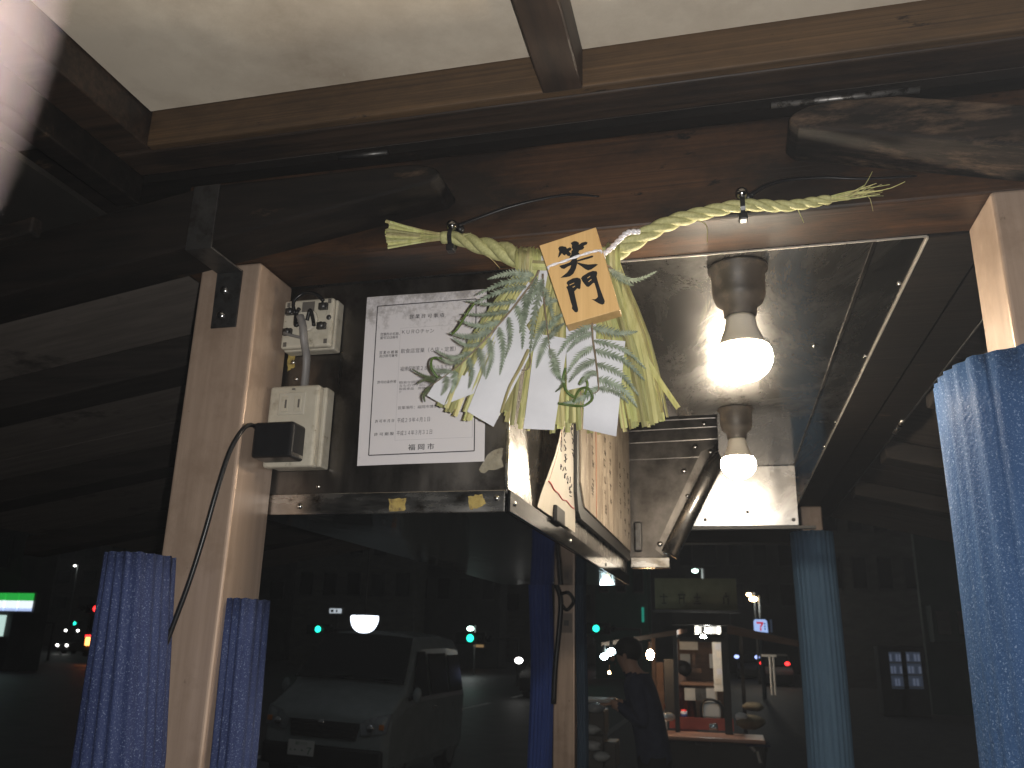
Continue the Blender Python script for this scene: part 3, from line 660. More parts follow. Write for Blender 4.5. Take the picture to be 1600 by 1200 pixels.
def straw(pts, w, name='straw', m='straw', n=8, taper=.8, fold=.35, par=None):
    path = smooth_path(pts, n); mb = MB(); rows = []
    tw = random.uniform(-.6, .6)
    for i, p in enumerate(path):
        t = (path[min(i + 1, n)] - path[max(i - 1, 0)]).normalized()
        s_ = t.cross(Vector((0, 1, 0))).normalized(); nn = s_.cross(t)
        s_ = (s_ * cos(tw) + nn * sin(tw)); k = w * lerp(1, taper, i / n) * .5
        rows.append([p - s_ * k, p + Vector((0, -1, 0)) * k * fold * 2, p + s_ * k])
    return mb.grid(rows).build(name, m, par or OR, smooth=True, solid=.0004)
# brush of cut ends on the left
for i in range(34):
    t = i / 33; y = lerp(345, 386, t) + random.uniform(-2, 2); x = 605 + random.uniform(-3, 6)
    straw([atY(702, 369 + random.uniform(-5, 5), 1.098 + random.uniform(-.006, .004)), atY(660, lerp(360, 378, t), 1.097), atY(x, y, 1.09 + random.uniform(-.01, .012))], random.uniform(.003, .0045), n=4, taper=1)
MB().lathe([(.0088, -.006), (.0096, -.003), (.0096, .003), (.0088, .006)], atY(696, 371, 1.098), 16, 'x').build('binding', 'straw_rope', OR, smooth=True)
# frayed tip on the right
for i in range(22):
    e = (random.uniform(1345, 1392), random.uniform(286, 308))
    straw([atY(1280, 314 + random.uniform(-4, 4), 1.098), atY(1325, 305 + random.uniform(-6, 8), 1.096), atY(*e, 1.09 + random.uniform(-.008, .01))], random.uniform(.0012, .0026), n=6, taper=.25, m='straw')
for pts in ([(1090, 345), (1104, 352), (1105, 379)], [(1247, 328), (1256, 348)], [(1345, 306), (1358, 308), (1364, 330)], [(1349, 293), (1357, 280), (1363, 268)], [(1340, 302), (1385, 296), (1414, 284)], [(752, 394), (768, 405), (781, 419)], [(722, 369), (736, 364)]):
    straw([atY(x, y, 1.085) for x, y in pts], .0012, n=5, taper=.5, fold=.2)
# wraps over the rope on both sides of the tag
for (cx, cyy, n_) in ((822, 404, 7), (838, 406, 4), (960, 398, 5)):
    for i in range(n_):
        x = cx + (i - n_ / 2) * 4.2; j = random.uniform(-2, 2)
        straw([atY(x + j, cyy - 17, 1.082), atY(x + j * .5, cyy - 8, 1.058), atY(x, cyy + 6, 1.056), atY(x - j, cyy + 30, 1.066)], .0062, n=8, taper=1, fold=.15)
for y0 in (409, 414, 419):
    straw([atY(832, y0, 1.052), atY(850, y0 + 1, 1.049), atY(880, y0, 1.047)], .005, n=4, taper=1, fold=.15)
# hanging skirt
bot = [Vector((x, y, 0)) for x, y in ((690, 637), (712, 648), (735, 652), (772, 648), (800, 660), (830, 668), (855, 670), (880, 672), (905, 672), (935, 674), (965, 676), (990, 664), (1008, 662), (1020, 660), (1030, 656), (1036, 652))]
for i in range(110):
    t = (i + random.uniform(-.4, .4)) / 109; t = min(max(t, 0), 1)
    tp = (lerp(818, 962, t), lerp(416, 404, t)); e = poly(bot, t)
    ex, ey = e.x + random.uniform(-7, 7), e.y + random.uniform(-14, 7)
    y1 = random.uniform(1.050, 1.075)
    mid = (lerp(tp[0], ex, .5) + (t - .5) * 26 + random.uniform(-4, 4), lerp(tp[1], ey, .5))
    straw([atY(*tp, 1.072), atY(*mid, y1), atY(ex, ey, y1 + random.uniform(-.006, .006))], random.choice((.0035, .0055, .007, .0085, .010)) * random.uniform(.85, 1.15), n=6, taper=random.uniform(.8, 1.05))
straw([atY(955, 420, 1.06), atY(985, 510, 1.055), atY(1018, 575, 1.05), atY(1060, 638, 1.045)], .0072, n=8, taper=.9)
straw([atY(962, 425, 1.06), atY(995, 540, 1.058), atY(1008, 600, 1.055), atY(1022, 648, 1.05)], .006, n=8)
straw([atY(826, 546, 1.028), atY(812, 575, 1.024), atY(795, 607, 1.022), atY(783, 645, 1.02)], .0048, n=8, taper=.7, m='straw')
# paper streamers
def paper(quad, Y, curl=0., name='paper_streamer', yb=0.):
    tl, tr, br, bl = [Vector((x, y, 0)) for x, y in quad]; rows = []
    for v in range(9):
        row = []
        for u in range(5):
            p = tl.lerp(tr, u / 4).lerp(bl.lerp(br, u / 4), v / 8)
            yy = Y + yb * v / 8 + .0009 * sin(u * 1.1 + v * .6 + Y * 90) + curl * max(0, (v - 6) / 2) ** 2
            row.append(atY(p.x, p.y, yy))
        rows.append(row)
    return MB().grid(rows).build(name, 'white_paper', OR, smooth=True, solid=.0003)
paper([(826, 440), (852, 470), (740, 615), (695, 632)], 1.052)
paper([(695, 575), (727, 588), (695, 634), (667, 618)], 1.056)
paper([(800, 470), (838, 535), (771, 667), (730, 643)], 1.042, yb=-.01)
paper([(837, 521), (888, 529), (866, 672), (818, 670)], 1.036, yb=-.006)
paper([(846, 400), (862, 396), (848, 470), (836, 468)], 1.058)
paper([(884, 490), (932, 480), (930, 600), (886, 610)], 1.042)
paper([(915, 528), (977, 533), (963, 682), (911, 670)], 1.034, curl=.016, yb=-.006)
# ferns
def pinna(par, b, tip, lw=7.5, Yb=1.03, Yt=1.025, curl=(0, 0), m='fern_pale', n=17, sm=1):
    """one leaflet: midrib from pixel b to pixel tip with pinnules both sides"""
    bx, by = b; tx, ty = tip; mx_, my_ = (bx + tx) / 2 + curl[0], (by + ty) / 2 + curl[1]
    path = smooth_path([atY(bx, by, Yb), atY(mx_, my_, (Yb + Yt) / 2 - .003), atY(tx, ty, Yt)], n)
    mb = MB(); W_ = lw / 1314 * 1.03
    vs, fs = [], []
    ph = random.uniform(-.45, .45)
    for i in range(n + 1):
        t = (path[min(i + 1, n)] - path[max(i - 1, 0)]); L = t.length / 2; t.normalize()
        s_ = t.cross(Vector((0, 1, 0))).normalized(); nn = t.cross(s_)
        w = W_ * (1 - (i / n) ** 1.7) * (1 if i > 1 else .6 + .2 * i) + .0008
        for sg in (-1, 1):
            d = (s_ * sg + t * .55 + nn * (random.uniform(-.25, .25) + ph * sg)).normalized()
            p = path[i]; o = len(vs); h = L * .62
            vs += [p - t * h * 1.05, p + t * h * 1.05, p + d * w * .30 + t * h * .9, p + d * w + t * h * .75, p + d * w * .30 - t * h * .55]
            fs += [(o, o + 1, o + 2, o + 4), (o + 4, o + 2, o + 3)]
    mb.add(vs, fs); mb.tube(path, [.0007] * n + [.0003], 4)
    return mb.build('leaflet', m, par)
def frond(rachis, left, right, Y, name='fern_frond', mg=None):
    pts = [atY(x, y, Y + dy) for x, y, dy in rachis]
    f = MB().tube(smooth_path(pts, 24), [lerp(.0016, .0006, i / 24) for i in range(25)], 6).build(name, 'fern_stem', OR, smooth=True)
    for b, t, *c in left + right:
        gr = len(c) > 1
        pinna(f, b, t, lw=random.uniform(8.8, 11.5) if not gr else 6.0, Yb=Y - .001, Yt=Y + random.uniform(-.018, .006), curl=c[0] if c else (random.uniform(-4, 4), random.uniform(-4, 4)), m='fern_dark' if gr else 'fern_pale')
    return f
frond([(842, 422, .0), (834, 438, 0), (800, 483, -.004), (774, 513, -.006), (748, 541, -.004), (718, 570, 0), (690, 591, .004), (668, 606, .008)],
      [((834, 430), (762, 436), (0, -6)), ((828, 436), (744, 461), (0, -6)), ((822, 448), (738, 476), (0, -6)), ((806, 470), (728, 470), (0, 6)), ((795, 486), (722, 490), (0, 4)), ((782, 502), (716, 500), (2, 9)), ((768, 516), (702, 520), (2, 9)),
       ((752, 536), (708, 528), (0, 8)), ((738, 550), (682, 548), (-2, 10)), ((722, 563), (684, 558), (0, 6)), ((706, 580), (672, 566), (-9, 6)), ((690, 589), (644, 577), (0, 6), 1), ((680, 597), (652, 600), (0, -6), 1), ((672, 604), (664, 628), (-6, 2), 1)],
      [((838, 432), (822, 500)), ((820, 458), (812, 520), (5, 0)), ((806, 476), (816, 545), (6, -2)), ((794, 496), (789, 560), (6, 0)), ((780, 512), (781, 585), (6, 0)), ((764, 528), (759, 592), (6, 0)), ((748, 544), (757, 588), (2, 2)), ((732, 559), (733, 606), (5, 0)), ((710, 579), (705, 614), (4, 0)), ((697, 588), (690, 617), (4, 0))],
      1.026)
frond([(925, 488, .0), (926, 526, 0), (931, 562, -.003), (935, 598, -.004), (934, 611, -.004), (922, 616, -.004)],
      [((923, 508), (871, 556), (-6, -4)), ((925, 520), (886, 550), (-4, -4)), ((927, 541), (886, 584), (-4, -4)), ((930, 562), (889, 597), (-4, -4)), ((933, 580), (906, 602), (-2, -4)), ((935, 604), (874, 631), (0, 8)), ((865, 559), (882, 598), (-6, 2)), ((884, 585), (868, 612), (2, 4), 1)],
      [((927, 511), (996, 518), (4, 6)), ((928, 532), (1009, 576), (6, -8)), ((930, 547), (1007, 594), (6, -8)), ((932, 568), (998, 618), (6, -8)), ((934, 592), (996, 636), (6, -8)), ((935, 606), (982, 630), (4, -6))],
      1.018)
frond([(848, 428, .0), (850, 470, 0), (856, 520, -.002), (860, 560, 0)],
      [((848, 440), (828, 556), (-4, 0)), ((849, 436), (812, 505), (-4, 0)), ((854, 500), (832, 548), (-2, 0)), ((857, 525), (838, 575), (-2, 0))],
      [((850, 450), (866, 505), (2, 0)), ((855, 515), (884, 488), (0, -3)), ((857, 530), (882, 505), (0, -3)), ((852, 475), (872, 470), (0, -3)), ((858, 545), (874, 590), (4, 0))], 1.034)
sp_ = frond([(948, 414, 0), (975, 434, 0), (988, 439, 0)], [((952, 420), (1026, 424), (0, 16))], [((956, 424), (990, 446), (0, 4))], 1.03)
# dry curled tips
for pts in ([(884, 575), (880, 592), (886, 612), (900, 622)], [(896, 628), (905, 610), (918, 606), (926, 622), (912, 634), (890, 633), (872, 630)], [(905, 600), (912, 590), (918, 600), (914, 616)], [(690, 560), (676, 560), (674, 575), (684, 590)], [(741, 474), (728, 492), (716, 512), (706, 522)]):
    MB().tube(smooth_path([atY(x, y, 1.008 + .006 * (k % 2)) for k, (x, y) in enumerate(pts)], 20), .0017, 6).build('curled_tip', 'fern_green', OR, smooth=True)
MB().tube(smooth_path([atY(x, y, 1.02) for x, y in ((828, 553), (829, 568), (824, 577), (815, 578))], 12), .0008, 5).build('tendril', 'fern_stem', OR, smooth=True)
# wooden tag with brush lettering
TY = 1.0
tl, tr, br, bl = atY(842.5, 383.5, TY), atY(931, 355, TY), atY(968.5, 484, TY), atY(884.5, 508, TY)
tagp = MB(); tagp.prism([tl, tr, br, bl], (0, .024, 0))
tagp = tagp.build('wooden_tag', 'plaque_wood', OR, bevel=.0008)
def zp(x, y): return atY(835 + x * .15, 345 + y * .15, TY - .0006)
def stroke(pts, nm='brush_stroke', m='brush_ink'):
    return MB().prism([zp(*p) for p in pts], (0, -.0003, 0)).build(nm, m, tagp)
stroke([(248, 290), (262, 268), (290, 264), (330, 272), (340, 290), (372, 276), (388, 288), (382, 306), (360, 318), (382, 342), (372, 368), (346, 366), (330, 346), (316, 362), (298, 352), (286, 338), (262, 372), (246, 384), (252, 350), (260, 320)])
stroke([(378, 232), (412, 212), (440, 214), (466, 230), (462, 250), (498, 226), (536, 218), (554, 226), (548, 244), (512, 262), (520, 282), (500, 300), (470, 308), (458, 330), (474, 348), (468, 368), (440, 376), (392, 394), (366, 390), (368, 374), (384, 352), (386, 318), (400, 300), (388, 280), (392, 256)])
stroke([(258, 470), (320, 452), (372, 432), (398, 398), (430, 380), (448, 388), (440, 412), (520, 386), (600, 362), (616, 366), (608, 380), (560, 396), (470, 420), (440, 430), (500, 446), (560, 456), (640, 450), (662, 456), (640, 474), (594, 506), (560, 516), (530, 504), (490, 474), (446, 446), (432, 500), (406, 552), (372, 578), (330, 588), (272, 594), (300, 572), (340, 540), (372, 496), (384, 462), (350, 476), (310, 502), (282, 496)])
stroke([(334, 650), (348, 628), (400, 600), (446, 592), (478, 602), (486, 624), (480, 700), (470, 712), (446, 704), (416, 736), (424, 780), (440, 850), (456, 920), (454, 944), (440, 954), (420, 950), (390, 914), (394, 890), (380, 850), (362, 780), (346, 720), (332, 690), (352, 676)])
stroke([(486, 600), (500, 578), (560, 540), (610, 522), (648, 526), (656, 546), (648, 580), (664, 640), (690, 720), (716, 790), (734, 836), (728, 864), (706, 874), (672, 862), (630, 836), (596, 816), (630, 818), (650, 806), (662, 790), (650, 730), (626, 650), (614, 646), (586, 672), (566, 688), (546, 686), (522, 660), (500, 630)])
for q in ([(366, 668), (414, 646), (416, 652), (368, 674)], [(398, 690), (424, 678), (424, 686), (402, 698)], [(552, 596), (580, 576), (582, 582), (554, 602)], [(562, 634), (594, 608), (596, 616), (566, 640)]):
    MB().prism([zp(*p) + Vector((0, -.0004, 0)) for p in q], (0, -.0002, 0)).build('stroke_gap', 'plaque_wood', tagp)
def cord(pts, r, name):
    path = smooth_path(pts, 60); n = len(path)
    for s_ in range(2):
        q = []
        for i, p in enumerate(path):
            t = (path[min(i + 1, n - 1)] - path[max(i - 1, 0)]).normalized(); a = t.cross(Vector((0, 1, 0))).normalized(); b = t.cross(a)
            th = i * .55 + pi * s_; q.append(p + (a * cos(th) + b * sin(th)) * r * .45)
        MB().tube(q, r * .75, 7).build(name, 'silver_cord', tagp, smooth=True)
cord([zp(146, 520) + Vector((0, .022, 0)), zp(146, 500) + Vector((0, .002, 0)), zp(160, 480) + Vector((0, -.002, 0)), zp(300, 432) + Vector((0, -.002, 0)), zp(450, 378) + Vector((0, -.002, 0)), zp(590, 334) + Vector((0, -.002, 0)), zp(680, 318) + Vector((0, -.002, 0)), zp(704, 330) + Vector((0, .004, 0)), zp(706, 336) + Vector((0, .022, 0))], .0017, 'tie_cord')
cord([zp(640, 250) + Vector((0, .03, 0)), zp(720, 222) + Vector((0, .03, 0)), zp(850, 142) + Vector((0, .02, 0)), zp(960, 88) + Vector((0, .01, 0)), zp(1085, 78) + Vector((0, .01, 0))], .0032, 'tie_cord')
# black cable ties hold the rope to hooks in the lintel
def cable_tie(x, y, tail, label, dy):
    c = atY(x, y, 1.09)
    t = thing('cable_tie', tuple(c), label, 'cable tie')
    MB().tube([c + Vector((.001, .028, .018)), c + Vector((0, .0, .016))], .0026, 8).build('hook_shank', 'dark_metal', t, smooth=True)
    s = MB(); s.sphere(c + Vector((0, -.004, .018)), .0088, 14, 10); s.build('hook_head', 'chrome' if 0 else 'dark_chrome', t, smooth=True)
    ring = [c + Vector((.0035 * sin(q) * 0, -.0155 * cos(q), -.003 + .0165 * sin(q))) for q in [2 * pi * k / 20 for k in range(21)]]
    rows = [[p + Vector((-.0032, 0, 0)), p + Vector((.0032, 0, 0))] for p in ring]
    MB().grid(rows).build('band', 'black_plastic', t, solid=.0016)
    MB().box((c.x - .006, c.y - .012, c.z - .026), (c.x + .006, c.y + .002, c.z - .015)).build('lock', 'black_plastic', t, bevel=.002)
    MB().tube(smooth_path([atY(a_, b_, 1.112 - .02 * max(0, 1 - k * .4)) for k, (a_, b_) in enumerate(tail)], 24), [.0046 * (1 - .5 * (k / 24) ** 3) for k in range(25)], 8, sq=.5).build('tail', 'black_plastic', t, smooth=True)
    MB().sphere(c + Vector((.009, .008, .017)), .007, 10, 8).build('knot', 'black_plastic', t, smooth=True)
mat('dark_chrome', (.30, .29, .28), (.34, .33, .32), rough=.12, metal=1)
cable_tie(707, 371, [(716, 352), (740, 343), (790, 325), (840, 312), (890, 304), (936, 307)], 'black cable tie round the brush end of the straw rope at left', 0)
cable_tie(1160, 322, [(1172, 305), (1195, 291), (1230, 281), (1290, 277), (1350, 279), (1432, 275)], 'black cable tie round the thin right half of the straw rope', 0)

# ================================================================== bulbs
def bulb(x, y, r, label):
    c = Vector((x, y, Z0))
    t = thing('light_bulb', tuple(c), label, 'light bulb', 'bare bulbs under the steel ceiling')
    k = r / .0425
    s = MB(); s.lathe([(.040 * k, .0), (.040 * k, -.004), (.036 * k, -.006), (.035 * k, -.040 * k), (.031 * k, -.050 * k), (.023 * k, -.056 * k), (.021 * k, -.070 * k), (.0001, -.070 * k)], c, 28)
    s.build('socket', 'socket_black', t, smooth=True)
    s = MB(); s.lathe([(.018 * k, -.0705 * k), (.0195 * k, -.075 * k), (.022 * k, -.088 * k), (.029 * k, -.105 * k), (.0345 * k, -.113 * k), (.0345 * k, -.114 * k), (.0001, -.114 * k)], c, 32)
    s.build('housing', 'bulb_body', t, smooth=True)
    pr = [(.0335 * k, -.1145 * k), (.0365 * k, -.118 * k)]
    for q in range(0, 9):
        a_ = radians(-12 + q * 12.7); pr.append((max(.0001, .0385 * k * cos(a_)), -.128 * k - .033 * k * sin(a_)))
    s = MB(); s.lathe(pr, c, 32); s.build('globe', 'bulb_glow', t, smooth=True)
bulb(.044, 1.30, .0505, 'bright warm bulb nearest the lintel, hanging from a dark socket')
bulb(.047, 2.17, .048, 'bright warm bulb farther back under the steel ceiling, lower in view')

# ================================================================== things on the cabinet side
SX = XR + .004
def sidep(x, y, d=0.): return atX(x, y, SX + d)
# curled hand-written menu sheet
b0, b1 = sidep(838, 792), sidep(897, 832)
ms = MB(); rows = []
top = 2.16
for v in range(15):
    row = []; tz = v / 14
    for u in range(13):
        s_ = u / 12; y = lerp(b0.y, b1.y, s_); z = lerp(lerp(b0.z, b1.z, s_) , top, tz)
        k = max(0, 1 - s_ * 1.5) ** 1.5
        curl = .036 * k * sin(min(1, tz * 1.9) * pi / 2) ** 1.4
        row.append(Vector((SX + .002 + curl + .004 * sin(tz * 5) * (1 - s_), y + .05 * k * tz, z)))
    rows.append(row)
menu = ms.grid(rows).build('menu_sheet', 'menu_sheet', smooth=True, solid=.0006); ORG[menu.name] = Vector()
tag(menu, 'curling white hand-written menu sheet with red and blue pen beside the cabinet corner', 'menu sheet')
def mpt(u, v, d=.0016):
    i, j = v * 14, u * 12; i0, j0 = min(int(i), 13), min(int(j), 11)
    p = rows[i0][j0].lerp(rows[i0][j0 + 1], j - j0).lerp(rows[i0 + 1][j0].lerp(rows[i0 + 1][j0 + 1], j - j0), i - i0)
    nn = (rows[i0][j0 + 1] - rows[i0][j0]).cross(rows[i0 + 1][j0] - rows[i0][j0]).normalized()
    if nn.x < 0: nn = -nn
    return p + nn * d
def pen(pts, r, m, nm='pen_stroke'): return MB().tube([mpt(*p) for p in pts], r, 5).build(nm, m, menu)
pen([(.06 + .88 * k / 24, .150 + .004 * sin(k * .8) + .010 * max(0, min(1, (k - 14) / 3)) - .0006 * k) for k in range(25)], .0013, 'marker_red')
pen([(.06, .16 + .5 * k / 8) for k in range(9)], .0004, 'counter_top')
rr = random.Random(4)
def glyph(u, v, s_, m, r=.0009):
    for k in range(rr.choice((2, 3, 3))):
        a_ = (u + rr.uniform(-.4, .4) * s_, v + rr.uniform(-.3, .3) * s_); ang = rr.choice((0, 1.57, .9, -.8)) + rr.uniform(-.2, .2); L = s_ * rr.uniform(.5, 1.0)
        q = (a_[0] + cos(ang) * L, a_[1] + sin(ang) * L * .55)
        if 0.02 < min(q[0], a_[0]) and max(q[0], a_[0]) < .98 and max(q[1], a_[1]) < .98 and min(q[1], a_[1]) > .02: pen([a_, q], r, m, 'pen_stroke')
for k in range(5): glyph(.42 + k * .1, .30 - k * .006, .075, 'ink')
for k in range(2): glyph(.8, .22 + k * .03, .06, 'ink')
for k in range(4): glyph(.32, .40 + k * .05, .07, 'ink')
for k in range(5): glyph(.62, .36 + k * .055, .08, 'ink')
for k in range(4): glyph(.50, .62 + k * .05, .09, 'marker_blue', .0012)
for k in range(5): glyph(.86, .52 + k * .055, .08, 'ink')
for k in range(5): glyph(.80, .76 + k * .045, .08, 'marker_red', .0012)
clip = MB(); p = sidep(867, 806); clip.box((SX + .003, p.y - .04, ZB + .03), (SX + .012, p.y + .045, ZB + .062))
tag(clip.build('clip', 'black_plastic', bevel=.003), 'black clip gripping the menu sheet at the cabinet lip', 'clip')
# wooden menu boards in a dark frame
f0 = sidep(903, 700, .012); fz = sidep(908, 795, .012).z; f1 = 2.84
fr = thing('menu_board', (SX, (f0.y + f1) / 2, fz), 'brown wooden menu board of upright slats in a black rounded frame on cabinet side', 'menu board')
def side_poly(pts, x, th, name, m, par, bevel=0): return MB().prism([(x, y, z) for y, z in pts], (th, 0, 0)).build(name, m, par, bevel=bevel)
ya, za_ = f0.y, fz - .02
rim = [(ya + .05, za_), (ya + .02, za_ + .012), (ya, za_ + .05), (ya, 2.17), (2.23, 2.17), (2.23, 2.46), (f1, 2.46), (f1, za_)]
side_poly(rim, SX - .002, .012, 'frame', 'dark_rubber', fr)
ny = 9; ys = [lerp(ya + .028, f1 - .01, (k / ny) ** 1.0) for k in range(ny + 1)]
for k in range(ny):
    y0, y1 = ys[k] + .002, ys[k + 1] - .002
    tz = 2.165 if y0 < 2.235 else 2.45
    if k == 0: pts = [(y0 + .05, za_ + .03), (y0, za_ + .075), (y0, 2.165), (y1, 2.165), (y1, za_ + .03)]
    else: pts = [(y0, za_ + .03), (y0, tz), (y1, tz), (y1, za_ + .03)]
    sl = side_poly(pts, SX + .0105, .004, 'slat', 'menu_wood', fr)
    if k in (1, 3, 4, 6, 7, 8):
        mk = MB()
        for j in range(7):
            z = 2.14 - .27 * (j + rr.random() * .4) / 7; y = (y0 + y1) / 2 + rr.uniform(-.08, .08) * (y1 - y0); g_ = .011
            if z < za_ + .07: continue
            for q in range(rr.choice((3, 4, 4, 5))):
                if rr.random() < .5: yy = y + rr.uniform(-1.4, 1.4) * g_; mk.box((SX + .0146, yy - .0015, z - g_), (SX + .0150, yy + .0022, z + g_ * rr.uniform(.2, 1)))
                else: zz_ = z + rr.uniform(-.9, .9) * g_; mk.box((SX + .0146, y - g_ * rr.uniform(.8, 1.7), zz_), (SX + .0150, y + g_ * rr.uniform(.8, 1.7), zz_ + .003))
        mk.build('worn_lettering', 'scorched', sl)
MB().box((SX + .0146, ys[2] - .003, za_ + .03), (SX + .0165, ys[2] + .003, 2.165)).build('orange_edge', 'counter_top', fr)

# ================================================================== foam padding on the posts
def foam(name, label, cen, prof, z0, z1, m, lean=None, seed=0, rows_n=26, wob=.004, cat='foam padding', jag=.0012):
    """prof(q) -> outline point for q in 0..1 (closed)"""
    rr_ = random.Random(seed); N = 96; rows_ = []
    o1, o2 = rr_.uniform(0, 6), rr_.uniform(0, 6)
    for i in range(rows_n + 1):
        t = i / rows_n; z = lerp(z0, z1, t); row = []
        for k in range(N + 1):
            x, y = prof(k / N, t); c = Vector(cen)
            dz = 0 if i < rows_n else jag * (sin(k * .8 + o1) * .6 + rr_.uniform(-.4, .4) * (0 < k < N))
            row.append(Vector((c.x + x + wob * sin(t * 9 + o1) + (lean(t) if lean else 0), c.y + y + wob * .6 * sin(t * 7 + o2), z + dz)))
        rows_.append(row)
    for r_ in rows_: r_[-1] = r_[0].copy()
    mb = MB().grid(rows_)
    top_ = rows_[-1][:-1]; inner = [p.lerp(sum((q for q in top_), Vector()) / len(top_), .16) + Vector((0, 0, -.002)) for p in top_]
    mb.grid([top_ + [top_[0]], inner + [inner[0]]]); mb.add(inner, [tuple(range(len(inner)))])
    o = mb.build(name, m, smooth=True); tag(o, label, cat); ORG[o.name] = Vector(); return o
def flute(q, n, d): return 1 - d * (.5 - .5 * cos(2 * pi * q * n)) ** 1.1
def ring(rx, ry, n, d, p=2.0):
    def f(q, t):
        a_ = 2 * pi * q; c_, s_ = cos(a_), sin(a_)
        k = (abs(c_) ** p + abs(s_) ** p) ** (-1 / p) * flute(q, n, d)
        return rx * k * c_, ry * k * s_
    return f
foam('foam_pad', 'thick blue ribbed foam wrapped round the right front post', (.425, 1.17), ring(.141, .135, 30, .045, 2.6), .0, 1.948, 'foam_sea', seed=2)
foam('foam_tube', 'slate-blue fluted foam tube round the far right post below its bare top', (.372, 3.85), ring(.089, .089, 24, .06), .0, 2.078, 'foam_teal', seed=3, wob=.003)
def slab(hx, hy, n, d, grow=0.):
    def f(q, t):
        a_ = 2 * pi * q; c_, s_ = cos(a_), sin(a_); p = 3.5
        k = (abs(c_) ** p + abs(s_) ** p) ** (-1 / p) * flute(q, n, d)
        g = 1 + grow * min(1, (1 - t) / .17)
        return hx * k * c_ * g, hy * k * s_
    return f
foam('foam_pad', 'widening blue ribbed foam strip on the outer side of the left front post', (atY(221, 868, 1.055).x, 1.055), slab(.035, .05, 16, .09, .46), .0, 1.706, 'foam_blue', lean=lambda t: .018 * min(1, (1 - t) / .17), seed=5, wob=.002)
foam('foam_pad', 'narrow blue ribbed foam strip on the inner side of the left front post', (atY(387, 940, 1.175).x, 1.175), slab(.0245, .040, 12, .12), .0, 1.652, 'foam_blue', lean=lambda t: .008 * min(1, (1 - t) / .15), seed=6, wob=.0015)
foam('foam_pad', 'royal-blue wavy foam strip left of the far middle post', (-.800, 3.80), slab(.050, .06, 20, .10), .0, 2.11, 'foam_royal', seed=8, wob=.009, lean=lambda t: -.02 * max(0, t - .7) * 3)
foam('foam_pad', 'dark slate foam strip right of the far middle post', (-.628, 3.84), slab(.022, .05, 16, .10), .0, 2.08, 'foam_slate', seed=9, wob=.005)
# black lead and small notice on the far middle post
t = thing('hanging_lead', tuple(atY(880, 940, 3.79)), 'black lead looped beside the small notice on the far middle post', 'lead')
MB().tube(smooth_path([atY(858, 860, 3.78), atY(866, 905, 3.77), atY(876, 935, 3.77), atY(874, 980, 3.77), atY(868, 1040, 3.77), atY(865, 1100, 3.77)], 24), .012, 8).build('lead', 'black_plastic', t, smooth=True)
MB().tube(smooth_path([atY(872, 930, 3.77), atY(888, 926, 3.76), atY(896, 940, 3.77), atY(886, 953, 3.76), atY(878, 945, 3.77)], 20), .008, 8).build('loop', 'black_plastic', t, smooth=True)
a, b = atY(876, 958, 3.797), atY(894, 989, 3.797)
nt = MB().box((a.x, 3.7955, b.z), (b.x, 3.7985, a.z)).build('notice', 'off_white'); ORG[nt.name] = Vector(); MATS['notice_grey'] = mat('notice_grey', (.24, .19, .155), rough=.6); nt.data.materials[0] = MATS['notice_grey']
tag(nt, 'small greyish notice card stuck on the far middle post', 'notice')
MB().box((a.x + .015, 3.7945, b.z + .03), (b.x - .015, 3.7953, a.z - .03)).build('printed_mark', 'facade_tile', nt)

# ================================================================== the street behind
RZ = -.12
# --- van
VY = 9.75
vx0, vx1 = atY(412, 1097, VY).x, atY(604, 1122, VY).x
vxc = (vx0 + vx1) / 2; hw = (vx1 - vx0) / 2
van = thing('parked_van', (vxc, VY + 1.7, RZ), 'pale van with a dark windscreen parked facing the stall in the road', 'van')
VX = Matrix.Translation((vxc, VY, RZ)) @ Matrix.Rotation(radians(2.2), 4, 'Y') @ Matrix.Diagonal((1, .86, 1, 1))
def vmb():
    m = MB(); m.xf = VX; return m
L = 3.5
# cross sections along the length: y, half width at belt, half width at top, z bottom, z belt, z top
secs = [(.0, .93, .90, .30, .72, .86), (.10, 1.0, .97, .25, .80, .95), (.62, 1.0, .96, .25, .93, 1.17), (.66, 1.0, .95, .25, .95, 1.20),
        (1.25, 1.0, .80, .25, 1.0, 1.74), (1.5, 1.0, .79, .25, 1.0, 1.80), (2.6, 1.0, .79, .25, 1.0, 1.82), (3.3, 1.0, .78, .25, 1.0, 1.78), (3.48, .97, .76, .3, .98, 1.66)]
rows_ = []
for y, wb, wt, z0, zb_, zt_ in secs:
    r_ = [(-wb * hw * .96, z0), (-wb * hw, z0 + .08), (-wb * hw, zb_), (-(wb * .25 + wt * .75) * hw, lerp(zb_, zt_, .78)), (-wt * hw * .93, zt_ - .03), (-wt * hw * .6, zt_), (0, zt_ + .02)]
    r_ = r_ + [(-x, z) for x, z in r_[::-1][1:]]
    rows_.append([Vector((x, y, z)) for x, z in r_])
b = vmb(); b.grid(rows_); b.add(rows_[0], [tuple(range(13))]); b.add(rows_[-1], [tuple(range(13))])
body = b.build('body', 'van_paint', van, smooth=False, bevel=.03, seg=3)
def wsp(u, v, d=.02):                      # windscreen patch between section 3 and section 4
    lo_ = Vector((lerp(-.93, .93, u) * hw, .64, 1.20)); hi_ = Vector((lerp(-.77, .77, u) * hw, 1.24, 1.735)); p = lo_.lerp(hi_, v)
    return p + Vector((0, -.04, .045)) * (d / .05) + Vector((0, -.05 * (1 - (2 * u - 1) ** 2), .02 * (1 - (2 * u - 1) ** 2)))
g = vmb(); g.grid([[wsp(u / 8, v / 4) for u in range(9)] for v in range(5)]); g.build('windscreen', 'night_glass', van, smooth=True, solid=.01)
